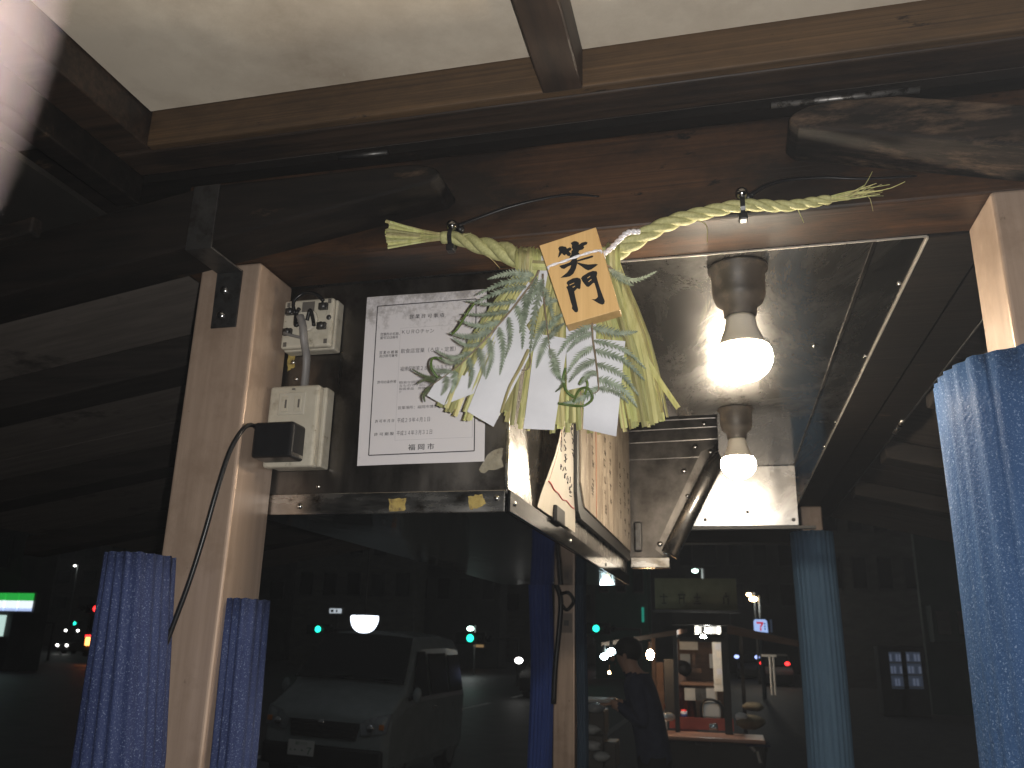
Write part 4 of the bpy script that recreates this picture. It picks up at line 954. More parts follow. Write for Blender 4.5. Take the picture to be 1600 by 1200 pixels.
for y0, y1, a0, a1 in ((.95, 1.55, .05, .9), (1.66, 2.5, .06, .86), (2.6, 3.25, .06, .82)):
    for sg in (-1, 1):
        def sd(y, v): return Vector((sg * (lerp(1.0, .83, v) * hw + .012), y, lerp(1.03, 1.66, v)))
        g = vmb(); p = [sd(y0 + (.0 if y0 > 1 else -.12), a0), sd(y1, a0), sd(y1, a1), sd(y0 + (.02 if y0 > 1 else .28), a1)]
        g.prism(p, (sg * .008, 0, 0)); g.build('side_window', 'night_glass', van)
for sg in (-1, 1):
    g = vmb(); g.prism([Vector((sg * .97 * hw, -.01, .70)), Vector((sg * .60 * hw, -.05, .66)), Vector((sg * .56 * hw, -.05, .79)), Vector((sg * .70 * hw, -.02, .86)), Vector((sg * .99 * hw, .10, .92))], (0, .05, 0))
    hl = g.build('headlight', 'lamp_glass', van, bevel=.01)
    g = vmb(); g.sphere((sg * .74 * hw, -.055, .75), .045, 12, 8, (1, .4, 1)); g.build('reflector', 'chrome', hl, smooth=True)
    g = vmb(); g.box((sg * .90 * hw - .03, -.03, .74), (sg * .90 * hw + .03, .0, .80)); g.build('indicator', 'amber', hl, bevel=.008)
    g = vmb(); g.sphere((sg * 1.12 * hw, .72, 1.10), .085, 12, 8, (.7, .5, 1.1)); mrr = g.build('wing_mirror', 'van_paint', van, smooth=True)
    g = vmb(); g.tube([(sg * .98 * hw, .74, 1.05), (sg * 1.1 * hw, .73, 1.08)], .025, 6); g.build('stay', 'black_trim', mrr)
    for wy in (.55, 2.85):
        g = vmb(); g.lathe([(.19, -.085), (.285, -.08), (.30, -.05), (.30, .05), (.285, .08), (.19, .085)], (sg * (hw - .09), wy, .30), 24, 'x'); wh = g.build('wheel', 'tyre', van, smooth=True)
        g = vmb(); g.lathe([(.19, -.088), (.16, -.07), (.05, -.06), (.0001, -.06)] if sg < 0 else [(.19, .088), (.16, .07), (.05, .06), (.0001, .06)], (sg * (hw - .09), wy, .30), 16, 'x'); g.build('rim', 'alloy', wh)
    g = vmb(); g.box((sg * hw * 1.005 - .012, 1.78, .88), (sg * hw * 1.005 + .012, 1.94, .92)); g.build('door_handle', 'chrome', van, bevel=.006)
g = vmb(); g.prism([(-.52 * hw, -.03, .60), (.52 * hw, -.03, .60), (.56 * hw, -.03, .79), (-.56 * hw, -.03, .79)], (0, .06, 0)); gr = g.build('grille', 'black_trim', van, bevel=.01)
for k in range(3):
    g = vmb(); g.box((-.52 * hw, -.042, .635 + k * .05), (.52 * hw, -.032, .650 + k * .05)); g.build('bar', 'dark_metal', gr)
g = vmb(); g.sphere((-.03, -.05, .775), .04, 12, 8, (1, .3, .8)); g.build('badge', 'chrome', gr, smooth=True)
g = vmb(); g.prism([(-.96 * hw, -.06, .28), (.96 * hw, -.06, .28), (.95 * hw, -.08, .52), (-.95 * hw, -.08, .52)], (0, .12, 0)); bp_ = g.build('bumper', 'black_trim', van, bevel=.03)
pl = vmb(); pl.box((-.50 * hw - .0, -.10, .40), (-.50 * hw + .33, -.085, .565)); pl = pl.build('number_plate', 'plate_white', van, bevel=.004)
p0 = VX @ Vector((-.50 * hw + .03, -.1015, .42)); letters('･･ ･７', .1, p0, (1, 0, -.04), (.04, 0, 1), 'plate_number', 'plate_green', pl, width=.27)
p0 = VX @ Vector((-.50 * hw + .09, -.1015, .515)); letters('福岡 ５００', .04, p0, (1, 0, -.04), (.04, 0, 1), 'plate_number', 'plate_green', pl, width=.15)
for k, u in enumerate((.25, .62)):
    g = vmb(); g.tube([wsp(u, -.02, .03), wsp(u + .28, .06, .035)], .008, 6); g.build('wiper', 'black_trim', van)
g = vmb(); g.sphere((.42 * hw, 1.15, 1.22), .2, 12, 8, (1, .35, 1.2)); g.build('seat_back', 'stall_brown', van, smooth=True)

def lamp_post(x, y, D, r, m, label, h_head=None, cat='street lamp', name='street_lamp', pole=True, watt=35):
    c = atY(x, y, D); t = thing(name, (c.x, c.y, RZ), label, cat)
    s = MB(); s.sphere(c, r, 12, 8, (1.2, 1, .7)); s.build('lamp', m, t, smooth=True)
    li = bpy.data.lights.new('street_light', 'POINT'); lo_ = bpy.data.objects.new('street_light', li); COL.objects.link(lo_); lo_.parent = t; lo_.location = c - Vector((c.x, c.y, RZ)) - Vector((0, .3, r + .1))
    li.energy = watt; li.color = (.92, 1, .97); li.shadow_soft_size = .15
    if pole:
        MB().tube([(c.x + .25, c.y + .1, RZ), (c.x + .25, c.y + .1, c.z + r), (c.x, c.y, c.z + r * .8)], .05, 8).build('pole', 'pole_grey', t)
    return t
# bowl lamp with a flat cap over the van
c = atY(570, 964, 8.7)
t = thing('hanging_lamp', tuple(c), 'big white bowl-shaped lamp with flat top shining just above the van roof', 'lamp')
s = MB(); s.lathe([(.142, .012), (.148, .0)] + [(max(.0001, .15 * cos(radians(a_)) ** .8), -.165 * sin(radians(a_))) for a_ in range(5, 91, 9)] + [(.0001, -.165)], c, 28); s.build('bowl', 'lamp_cool', t, smooth=True)
MB().lathe([(.155, .0125), (.155, .022), (.04, .05), (.0001, .05)], c, 24).build('cap', 'black_trim', t)
MB().tube([c + Vector((0, 0, .05)), c + Vector((0, 0, 3.6))], .006, 6).build('cord', 'black_trim', t)
MB().tube([c + Vector((-9, 0, 3.75)), c + Vector((0, 0, 3.6)), c + Vector((9, .5, 3.75))], .008, 6).build('span_wire', 'black_trim', t)

lamp_post(22, 891, 60, .15, 'lamp_mint', 'small greenish street lamp above the green striped shop sign')
lamp_post(117, 884, 70, .10, 'head_white', 'faint far street lamp high above the bus')
lamp_post(735, 982, 45, .16, 'lamp_mint', 'far street lamp above the green traffic light right of the van')
lamp_post(1086, 892, 30, .09, 'lamp_mint', 'small mint street lamp over the dark painted signboard')
lamp_post(1177, 936, 40, .15, 'lamp_warm', 'warm double street lamp right of the dark painted signboard')
lamp_post(1170, 929, 42, .10, 'lamp_warm', 'smaller warm lamp just above the warm double street lamp')
lamp_post(962, 973, 60, .12, 'lamp_green', 'faint yellow-green lamp far off left of the second stall')
def traffic(x, y, D, m, label, others=True, red=None):
    c = atY(x, y, D); r = .15
    t = thing('traffic_light', (c.x, c.y, RZ), label, 'traffic light')
    MB().box((c.x - .65, c.y + .06, c.z - .25), (c.x + .65, c.y + .3, c.z + .25)).build('housing', 'black_trim', t, bevel=.04)
    for k in range(3):
        s = MB(); s.sphere((c.x + (-.4 + k * .4 if m != 'lamp_red' else -.8 + k * .4) + (.4 if m != 'lamp_red' else 0), c.y + .05, c.z), r, 10, 6, (1, .4, 1))
        on = (k == 0 and m != 'lamp_red') or (k == 2 and m == 'lamp_red')
        s.build('lens', m if on else 'window_dark', t, smooth=True)
    MB().tube([(c.x + 2, c.y + .3, RZ), (c.x + 2, c.y + .3, c.z), (c.x, c.y + .2, c.z)], .07, 8).build('pole', 'pole_grey', t)
traffic(36, 972, 45, 'lamp_green', 'green traffic light under the green striped shop sign at far left')
traffic(116, 974, 70, 'lamp_green', 'tiny green traffic light above the far truck')
traffic(148, 951, 40, 'lamp_red', 'red traffic light above the bus tail lamps')
traffic(496, 983, 40, 'lamp_green', 'green traffic light left of the bright bowl lamp')
traffic(734, 997, 35, 'lamp_green', 'bright green traffic light right of the parked van')
traffic(931, 982, 40, 'lamp_green', 'green traffic light beside the far middle post')
traffic(912, 1001, 60, 'lamp_red', 'tiny red traffic light just right of the far middle post')
traffic(753, 1027, 70, 'lamp_red', 'tiny red traffic light below the warm lit windows')

# --- buildings (each a thing), lit faintly by the street
def building(x0, x1, ytop, D, m, label, depth=2.0, nx=4, nz=4, wm='window_dark', glass_h=.55):
    a, b = atY(x0, ytop, D), atY(x1, ytop, D)
    t = thing('building', ((a.x + b.x) / 2, D, RZ), label, 'building')
    top = a.z
    MB().box((a.x, D, RZ), (b.x, D + depth, top)).build('wall', m, t)
    MB().box((a.x - .15, D - .15, top), (b.x + .15, D + depth + .15, top + .3)).build('parapet', 'facade_dark', t)
    W_ = b.x - a.x; fh = max(2.6, (top - 4) / max(nz, 1))
    for k in range(nz):
        z0 = 4.2 + k * fh
        if z0 + 1.6 > top: break
        for i in range(nx):
            cx = a.x + W_ * (i + .5) / nx; w_ = W_ / nx * .28
            f = MB().box((cx - w_, D - .08, z0), (cx + w_, D - .005, z0 + 1.5)).build('window', 'pole_grey', t)
            MB().box((cx - w_ * .9, D - .10, z0 + .08), (cx + w_ * .9, D - .082, z0 + 1.42)).build('pane', wm, f)
    return t, a, b
building(-420, 70, 700, 32, 'facade_dark', 'dark building holding the convenience shop at far left', nx=6, nz=3)
building(70, 300, 760, 90, 'facade_tile', 'far dark office block beyond the bus', nx=6, nz=5)
building(300, 480, 640, 60, 'facade_dark', 'tall dark block behind the left front post', nx=5, nz=5)
building(480, 660, 720, 52, 'facade_tile', 'dark tiled building behind the bowl lamp', nx=5, nz=4)
tb, ba, bb = building(660, 790, 600, 56, 'facade_dark', 'dark block with two warm lit windows right of the van', nx=4, nz=5)
for x0, x1, y0, y1 in ((678, 690, 998, 1008), (740, 756, 998, 1011)):
    a, b = atY(x0, y1, 55.8), atY(x1, y0, 55.8)
    f = MB().box((a.x - .08, 55.82, a.z - .08), (b.x + .08, 55.95, b.z + .08)).build('window', 'pole_grey', tb)
    MB().box((a.x, 55.8, a.z), (b.x, 55.815, b.z)).build('pane', 'window_warm', f)
building(790, 930, 680, 75, 'facade_tile', 'far tiled block behind the far middle post', nx=4, nz=6)
tg, ga, gb = building(930, 1010, 860, 46, 'facade_teal', 'greenish building with a lit green edge behind the second stall', nx=3, nz=2)
a, b = atY(1003, 972, 45.9), atY(1006, 949, 45.9); MB().box((a.x, 45.86, a.z), (b.x, 45.96, b.z)).build('lit_edge', 'neon_green', tg)
building(1010, 1230, 650, 60, 'facade_dark', 'tall dark block above the second stall', nx=6, nz=6)
building(1230, 1420, 700, 42, 'facade_tile', 'dark tiled building right of the far right post', nx=5, nz=4)
tr_, ra, rb_ = building(1420, 1900, 780, 26, 'facade_teal', 'dim teal shopfront building behind the drink machines', depth=.3, nx=6, nz=2)
a, b = atY(1458, 1003, 25.5), atY(1620, 948, 25.5)
aw = MB().box((a.x, 25.3, a.z), (b.x, 25.98, b.z)).build('fascia', 'facade_teal', tr_)
for i in range(5):
    MB().box((lerp(a.x, b.x, i / 5) + .1, 25.24, a.z + .2), (lerp(a.x, b.x, (i + 1) / 5) - .1, 25.29, b.z - .15)).build('fascia_panel', 'facade_tile', aw)
# --- convenience shop sign and window at far left
c0, c1 = atY(-120, 952, 31.5), atY(53, 927, 31.5)
sg_ = thing('shop_sign', ((c0.x + c1.x) / 2, 31.5, c0.z), 'lit shop sign band with green stripe over white at far left', 'shop sign')
n_ = 8; H_ = c1.z - c0.z; zs_ = c0.z; w_ = (c1.x - c0.x) / n_
MB().box((c0.x, 31.62, zs_ - .05), (c1.x + .05, 31.95, zs_ + H_ + .05)).build('case', 'pole_grey', sg_)
for k in range(n_):
    x0, x1 = c0.x + k * w_ + .05, c0.x + (k + 1) * w_ - .05
    MB().box((x0, 31.5, zs_ + H_ * .58), (x1, 31.6, zs_ + H_)).build('green_panel', 'sign_green', sg_)
    MB().box((x0, 31.5, zs_ + H_ * .16), (x1, 31.6, zs_ + H_ * .575)).build('white_panel', 'sign_white', sg_)
    MB().box((x0, 31.5, zs_), (x1, 31.6, zs_ + H_ * .155)).build('blue_panel', 'sign_blue', sg_)
c0, c1 = atY(-80, 992, 31.8), atY(6, 961, 31.8)
sw = thing('shop_window', ((c0.x + c1.x) / 2, 31.8, RZ), 'pale lit shop window under the green striped sign', 'shop window')
MB().box((c0.x, 31.82, c0.z), (c1.x, 31.97, c1.z)).build('glass', 'shop_window', sw)
MB().box((c0.x, 31.75, c0.z - .08), (c1.x + .1, 31.98, c0.z - .005)).build('sill', 'pole_grey', sw)
# --- bus seen from behind
D = 43
bx0, bx1 = atY(131, 1000, D).x, atY(206, 1000, D).x
bus = thing('city_bus', ((bx0 + bx1) / 2, D + 5, RZ), 'dark city bus seen from behind with red tail lamps at left', 'bus')
MB().box((bx0, D, .25), (bx1, D + 10, 2.85)).build('body', 'facade_tile', bus, bevel=.12)
MB().box((bx0 + .2, D - .03, 1.55), (bx1 - .2, D - .005, 2.5)).build('rear_window', 'night_glass', bus, bevel=.03)
for sx_ in (bx0 + .3, bx1 - .3):
    MB().box((sx_ - .16, D - .06, .85), (sx_ + .16, D - .01, 1.3)).build('tail_lamp', 'tail_amber', bus, bevel=.03)
    MB().box((sx_ - .22, D - .05, 1.3), (sx_ + .2, D - .01, 1.42)).build('tail_lamp', 'lamp_red', bus, bevel=.02)
MB().box(((bx0 + bx1) / 2 - .6, D - .06, 1.35), ((bx0 + bx1) / 2 + .2, D - .01, 1.5)).build('tail_lamp', 'lamp_red', bus, bevel=.02)
MB().box(((bx0 + bx1) / 2 - .7, D - .06, 1.02), ((bx0 + bx1) / 2 - .1, D - .01, 1.12)).build('marker_lamp', 'lamp_blue', bus, bevel=.02)
MB().box((bx0 + .1, D - .04, .28), (bx1 - .1, D - .008, .62)).build('bumper', 'black_trim', bus, bevel=.03)
for sx_ in (bx0 + .2, bx1 - .2):
    MB().lathe([(.2, -.14), (.46, -.13), (.48, -.1), (.48, .1), (.46, .13), (.2, .14)], (sx_, D + 2.2, .36), 20, 'x').build('wheel', 'tyre', bus, smooth=True)
# --- oncoming vehicles
def car(x, y, D, w, lamp_m, label, kind='car', tail=False, h=1.45):
    c = atY(x, y, D); zc = c.z
    t = thing('car', (c.x + w / 2, D + 2, RZ), label, kind)
    rows_ = []
    for (yy, f, z0, z1) in ((0, .92, .25, .62), (.1, 1, .2, .78), (1.0, 1, .2, .92), (1.6, .82, .2, h), (3.0, .82, .2, h), (3.7, .95, .2, .98), (4.1, .95, .25, .9)):
        q = [(-f * w / 2, z1), (-w / 2 * (1 if f < 1 else 1), min(z1, .85)), (-w / 2, z0), (w / 2, z0), (w / 2, min(z1, .85)), (f * w / 2, z1)]
        rows_.append([Vector((c.x + w / 2 + px_, D + yy, RZ + pz)) for px_, pz in q + q[:1]])
    b_ = MB(); b_.grid(rows_); b_.add(rows_[0][:-1], [tuple(range(6))]); b_.add(rows_[-1][:-1], [tuple(range(6))]); b_.build('body', 'facade_dark', t, bevel=.05)
    MB().prism([(c.x + w / 2 - w * .44, D + .98, RZ + .95), (c.x + w / 2 + w * .44, D + .98, RZ + .95), (c.x + w / 2 + w * .39, D + 1.5, RZ + h - .08), (c.x + w / 2 - w * .39, D + 1.5, RZ + h - .08)], (0, -.03, .02)).build('windscreen', 'night_glass', t)
    for k in (0, 1):
        s = MB(); s.sphere((c.x + k * w * .8 + w * .1 - w * .1, D - .03, zc), .12 if not tail else .1, 10, 6, (1.1, .4, .8)); s.build('tail_lamp' if tail else 'headlight', lamp_m, t, smooth=True)
    for sx_ in (c.x + .1, c.x + w - .1):
        for wy in (.7, 3.3): MB().lathe([(.18, -.09), (.30, -.08), (.30, .08), (.18, .09)], (sx_, D + wy, RZ + .3), 14, 'x').build('wheel', 'tyre', t)
    return t
car(90, 1008, 60, 1.1, 'head_white', 'small oncoming car with white headlamps near the bus')
c = atY(103, 985, 66); car(103, 985, 66, 1.6, 'head_white', 'oncoming truck cab with two white lamps beyond the small car', 'truck', h=2.9)
car(811, 1032, 28, 1.55, 'head_white', 'oncoming car with one bright headlamp beside the royal-blue foam strip')
car(1151, 1026, 48, 1.3, 'lamp_blue', 'far car with bluish lamps seen through the second stall')
car(1191, 1036, 40, 1.3, 'lamp_red', 'far car with red tail lamps right of the second stall', tail=True)
# small lit boards
def board(x0, y0, x1, y1, D, m, label, cat='sign', name='lit_sign'):
    a, b = atY(x0, y1, D), atY(x1, y0, D)
    t = thing(name, ((a.x + b.x) / 2, D, RZ), label, cat)
    MB().box((a.x, D, a.z), (b.x, D + .2, b.z)).build('case', 'pole_grey', t, bevel=.01)
    p = MB().box((a.x + .03, D - .03, a.z + .03), (b.x - .03, D - .002, b.z - .03)).build('panel', m, t)
    MB().tube([((a.x + b.x) / 2, D + .26, RZ), ((a.x + b.x) / 2, D + .26, b.z)], .06, 8).build('pole', 'pole_grey', t)
    return t, a, b, p
t, a, b, p = board(514, 950, 535, 959, 40, 'lit_board', 'tiny pale lit sign board upper left of the bowl lamp')
MB().box((a.x + .1, 39.96, a.z + .08), (a.x + .25, 39.968, b.z - .08)).build('dark_mark', 'window_dark', p); MB().box((a.x + .38, 39.96, a.z + .08), (a.x + .46, 39.968, b.z - .08)).build('dark_mark', 'window_dark', p)
# the 7 sign
a, b = atY(1178.5, 988, 30), atY(1199, 968, 30)
sv = thing('shop_sign', ((a.x + b.x) / 2, 30, RZ), 'lit white and blue sign with a red 7 above the second stall roof', 'shop sign')
MB().box((a.x - .03, 30.005, a.z - .03), (b.x + .03, 30.2, b.z + .03)).build('case', 'pole_grey', sv, bevel=.02)
pan = MB().prism([(a.x, 29.97, a.z + .04), (b.x, 29.97, a.z - .0), (b.x - .02, 29.97, b.z - .05), (b.x - .08, 29.97, b.z), (a.x + .05, 29.97, b.z), (a.x, 29.97, b.z - .06)], (0, .03, 0)).build('panel', 'sign_panel', sv)
W_, H_ = b.x - a.x, b.z - a.z
def s7(pts, m, d=.012): MB().prism([(a.x + W_ * u, 29.965 - d, a.z + H_ * v) for u, v in pts], (0, .008, 0)).build('mark', m, pan)
s7([(.20, .80), (.68, .80), (.70, .70), (.56, .44), (.50, .36), (.42, .42), (.54, .66), (.20, .66)], 'sign_red')
s7([(.41, .33), (.55, .33), (.52, .12), (.44, .12)], 'sign_red')
for k in range(3): s7([(.74, .72 - k * .2), (.84, .74 - k * .2), (.84, .62 - k * .2), (.74, .60 - k * .2)], 'sign_teal')
MB().tube([((a.x + b.x) / 2, 30.3, RZ), ((a.x + b.x) / 2, 30.3, b.z)], .07, 8).build('pole', 'pole_grey', sv)
c0, c1 = atY(1204, 988, 30), atY(1206, 968, 30); MB().box((c0.x, 30.0, c0.z), (c1.x, 30.06, c1.z)).build('side_edge', 'vending_dim', sv)
# drink machines
for k, (x0, x1, label) in enumerate(((1394, 1407, 'left of the two lit drink machines by the teal shopfront'), (1421, 1437, 'right and slightly brighter of the two lit drink machines by the teal shopfront'))):
    D = 24.5; a, b = atY(x0, 1076, D), atY(x1, 1019, D)
    t = thing('vending_machine', ((a.x + b.x) / 2, D, 0), label, 'vending machine')
    MB().box((a.x - .25, D, 0), (b.x + .12, D + .7, b.z + .15)).build('cabinet', 'facade_dark', t, bevel=.03)
    MB().box((a.x, D - .012, a.z), (b.x, D - .002, b.z)).build('window', 'vending_dim', t)
    for r_ in range(3):
        z0 = lerp(a.z, b.z, r_ / 3 + .03)
        for q in range(4):
            x_ = lerp(a.x, b.x, (q + .2) / 4)
            MB().box((x_, D - .04, z0 + .05), (x_ + (b.x - a.x) * .14, D - .016, z0 + .22)).build('can', 'vending_white' if (q + r_) % 3 else 'lamp_blue_dim' if 0 else 'vending_dim', t)
        MB().box((a.x, D - .05, z0), (b.x, D - .014, z0 + .03)).build('shelf', 'grey_panel', t)
# --- dark painted signboard over the second stall
D = 8.2
a, b = atY(1024, 952, D), atY(1150, 904, D)
sb = thing('signboard', ((a.x + b.x) / 2, D, 0), 'dim olive signboard with dark brush marks above the second stall', 'signboard')
MB().box((a.x, D, a.z), (b.x, D + .04, b.z)).build('board', 'sign_board', sb)
MB().box((a.x - .02, D - .015, a.z - .025), (b.x + .02, D + .045, a.z - .002)).build('lower_rail', 'pole_grey', sb)
W_, H_ = b.x - a.x, b.z - a.z
for u, kind in ((.11, 0), (.33, 1), (.52, 2), (.87, 3)):
    mk = MB(); X_ = a.x + W_ * u; Z_ = a.z + H_ * .34; q = .035
    sets = [[(-1, .3, 1, .5), (-.12, -1, .12, 1), (-.6, -1, .6, -.8)], [(-1, .7, 1, .9), (-.7, -1, -.5, .7), (.5, -1, .7, .7), (-.6, 0, .6, .2)], [(-.12, -.2, .12, 1.2), (-.9, .2, .9, .4), (-1, -1, 1, -.8), (-.5, -.6, .5, -.4)], [(-.1, .3, .1, 1.3), (-.8, -.9, -.5, .4), (.3, -1, .6, .3), (-.6, .5, .7, .7)]][kind]
    for x0, z0, x1, z1 in sets: mk.box((X_ + x0 * q, D - .004, Z_ + z0 * q * 1.3), (X_ + x1 * q, D - .001, Z_ + z1 * q * 1.3))
    mk.build('brush_mark', 'sign_letter', sb)
# --- second stall
D = 8.0
F = lambda x, y, d=0: atY(x, y, D + d)
s2 = thing('food_stall', (F(1100, 1140).x, D + .8, 0), 'second food stall across the pavement with brown roof and red counter', 'food stall')
def quadbox(x0, y0, x1, y1, d, th, nm, m, par=s2, bv=0):
    a, b = F(x0, y1, d), F(x1, y0, d); return MB().box((a.x, D + d, a.z), (b.x, D + d + th, b.z)).build(nm, m, par, bevel=bv)
for (x0, x1, dd, m) in ((1054, 1061, 0, 'stall_black'), (1131, 1143, 0, 'stall_black'), (1020, 1026, 1.6, 'stall_brown'), (1160, 1166, 1.9, 'stall_black')):
    a, b = F(x0, 1100, dd), F(x1, 1100, dd); MB().box((a.x, D + dd, 0), (b.x, D + dd + .06, 1.72)).build('post', m, s2)
a, b = F(1014, 1142), F(1193, 1142)
MB().box((a.x, D - .35, a.z - .03), (b.x, D + .12, a.z)).build('counter', 'counter_top', s2, bevel=.008)
quadbox(1046, 1124, 1146, 1138, .13, .02, 'counter_upstand', 'counter_red')
MB().box((a.x + .05, D - .05, .05), (b.x, D - .02, a.z - .04)).build('counter_front', 'stall_black', s2)
a_, b_ = F(1087, 1164, -.06), F(1112, 1153, -.06); MB().box((a_.x, D - .06, a_.z), (b_.x, D - .052, b_.z)).build('price_card', 'facade_tile', s2)
# roof: left and right flaps sloping outwards
for pts, m in (([(940, 1004), (1058, 984), (1058, 992), (940, 1010)], 'stall_brown'), ([(1136, 976), (1320, 1018), (1320, 1024), (1136, 990)], 'stall_brown')):
    P_ = [F(x, y, -.2) for x, y in pts]; Q_ = [F(x, y, -.2) + Vector((0, 2.0, .05)) for x, y in pts]
    MB().add(P_ + Q_, [(0, 1, 2, 3), (7, 6, 5, 4), (0, 4, 5, 1), (3, 2, 6, 7), (1, 5, 6, 2), (0, 3, 7, 4)]).build('roof_flap', m, s2)
quadbox(1050, 958, 1140, 976, .0, .1, 'roof_beam', 'stall_black')
quadbox(1062, 997, 1130, 1002, .02, .05, 'cross_bar', 'stall_black')
for x0, x1 in ((1086, 1091), (1121, 1126)): quadbox(x0, 978, x1, 991, .3, .03, 'skylight_frame', 'off_white')
quadbox(1091, 979, 1121, 990, .45, .02, 'skylight', 'grey_panel')
# interior
quadbox(1062, 1003, 1090, 1015, 1.5, .03, 'wall_panel', 'off_white')
quadbox(1116, 1003, 1131, 1080, .8, .05, 'notice_column', 'off_white')
for k, y in enumerate((1006, 1018, 1032, 1045, 1060)): quadbox(1117 + k % 2 * 3, y, 1127 + k % 2 * 3, y + 9, .79, .008, 'paper_note', ['white_paper', 'menu_sheet', 'off_white'][k % 3])
quadbox(1063, 1022, 1078, 1040, 1.7, .03, 'window_pane', 'grey_panel'); quadbox(1082, 1022, 1086, 1044, 1.7, .03, 'window_frame', 'stall_brown')
quadbox(1109, 1022, 1117, 1044, 1.3, .03, 'blue_panel', 'grey_panel')
quadbox(1075, 1044, 1096, 1050, 1.5, .2, 'shelf', 'stall_brown')
quadbox(1064, 1067, 1120, 1070, 1.0, .3, 'shelf', 'stall_brown')
quadbox(1070, 1076, 1086, 1094, .9, .2, 'cooking_box', 'grey_panel'); quadbox(1087, 1076, 1103, 1094, .9, .2, 'cooking_box', 'dark_metal'); quadbox(1104, 1076, 1120, 1093, .9, .2, 'cooking_box', 'grey_panel')
quadbox(1098, 1097, 1126, 1122, .7, .3, 'steel_cabinet', 'grey_panel', bv=.02)
MB().tube(smooth_path([F(1096, 1122, .68), F(1097, 1098, .68), F(1112, 1093, .68), F(1128, 1103, .68), F(1132, 1122, .68)], 20), .012, 6).build('rail', 'black_plastic', s2, smooth=True)
quadbox(1062, 1000, 1131, 1124, 2.2, .04, 'back_wall', 'stall_brown')
quadbox(1027, 1035, 1036, 1110, 1.2, .04, 'door_frame', 'stall_brown'); quadbox(1040, 1030, 1056, 1125, .9, .05, 'side_panel', 'stall_black')
for x0, x1 in ((1201, 1204), (1206.5, 1209.5)):
    MB().tube([F(x0 + 1.5, 1025, .6), F(x1 + 2.5, 1086, .6)], .010, 8).build('pole', 'off_white', s2)
quadbox(1190, 1023, 1213, 1026, .58, .04, 'pole_bracket', 'off_white')
# lamps of the second stall
def hang(x, y, d, r, m, label, k=1.0):
    c = F(x, y, d); t = thing('light_bulb', tuple(c), label, 'light bulb')
    s = MB(); s.sphere(c, r, 14, 10, (1, 1, k)); s.build('globe', m, t, smooth=True)
    MB().tube([c + Vector((0, 0, r * k)), c + Vector((0, 0, r * k + .07))], r * .45, 8).build('socket', 'socket_black', t)
hang(1105, 985, .25, .022, 'lamp_white', 'upper of two white bulbs under the second stall roof', .8)
hang(1099, 996, .15, .028, 'lamp_white', 'lower brighter white bulb under the second stall roof', .8)
hang(1016, 1023, .3, .036, 'lamp_tungsten', 'warm bulb behind the person at the second stall', 1.3)
hang(955, 1019, -.4, .036, 'lamp_cold', 'right of two cold lamps in front of the person', .9)
hang(944, 1026, -.4, .032, 'lamp_cold', 'left of two cold lamps in front of the person', .8)
hang(952, 1051, .9, .014, 'lamp_warm', 'tiny warm lamp below the two cold lamps')
# goods on and by the counter
def heap(x, y, d, rx, rz, m, nm, label, cat, seed):
    c = F(x, y, d); r_ = random.Random(seed); rows_ = []
    for i in range(9):
        row = []
        for k in range(17):
            th, ph = pi * i / 8, 2 * pi * (k % 16) / 16; j = 1 + .16 * sin(3 * ph + seed) * sin(th) + r_.uniform(-.06, .06) * (0 < i < 8) * (k < 16)
            row.append(c + Vector((rx * sin(th) * cos(ph) * j, rx * .8 * sin(th) * sin(ph) * j, rz * cos(th) * j)))
        row[-1] = row[0].copy(); rows_.append(row)
    o = MB().grid(rows_).build(nm, m, smooth=True); ORG[o.name] = Vector(); return tag(o, label, cat)
heap(1043, 1120, .0, .06, .035, 'bag_clear', 'plastic_bag', 'crumpled pale plastic bag on the second stall counter', 'bag', 1)
heap(1170, 1128, .05, .12, .06, 'sack_brown', 'cloth_sack', 'brown cloth sack at the right end of the second stall counter', 'sack', 2)
heap(1158, 1120, .0, .05, .035, 'bag_clear', 'plastic_bag', 'small pale bag in front of the brown sack on the counter', 'bag', 3)
heap(1178, 1104, .5, .09, .04, 'sack_brown', 'cloth_bundle', 'olive cloth bundle behind the brown sack at the second stall', 'bundle', 4)
for i, (x, y, hgt, r_, m, lb, ct) in enumerate(((1019, 1136, .07, .02, 'lamp_glass', 'small glass tumbler at the left end of the red counter', 'glass'), (1112, 1138, .055, .022, 'chrome', 'left metal shaker of the pair on the red counter', 'shaker'), (1118, 1138, .055, .022, 'chrome', 'right metal shaker of the pair on the red counter', 'shaker'), (1033, 1136, .075, .045, 'off_white', 'pale paper napkin box on the red counter', 'box'), (1069, 1122, .09, .03, 'white_paper', 'white bottle with blue band behind the red upstand', 'bottle'))):
    c = F(x, 1141 if i < 4 else 1125, -.12 if i < 4 else .4)
    t = thing(['tumbler', 'shaker', 'shaker', 'napkin_box', 'bottle'][i], tuple(c), lb, ct)
    if i == 3:
        MB().box((c.x - .05, c.y - .03, c.z), (c.x + .05, c.y + .03, c.z + hgt)).build('box', m, t, bevel=.004); MB().box((c.x - .03, c.y - .004, c.z + hgt), (c.x + .03, c.y + .004, c.z + hgt + .02)).build('napkin', 'white_paper', t)
    else:
        MB().lathe([(r_ * .9, 0), (r_, .005), (r_, hgt * .8), (r_ * .8, hgt * .85)], c, 14).build('cup' if i == 0 else 'jar', m, t, smooth=True)
        MB().lathe([(r_ * .82, hgt * .85), (r_ * .8, hgt * .97), (r_ * .5, hgt), (.0001, hgt)], c, 14).build('rim' if i == 0 else 'lid', 'chrome' if i != 4 else 'sign_red', t, smooth=True)
        if i == 4: MB().lathe([(r_ * 1.02, hgt * .25), (r_ * 1.02, hgt * .6)], c, 14).build('band', 'marker_blue', t, smooth=True)
st_ = thing('folding_stool', tuple(F(1180, 1195)), 'folding stool with pale crossed legs under the counter end', 'stool')
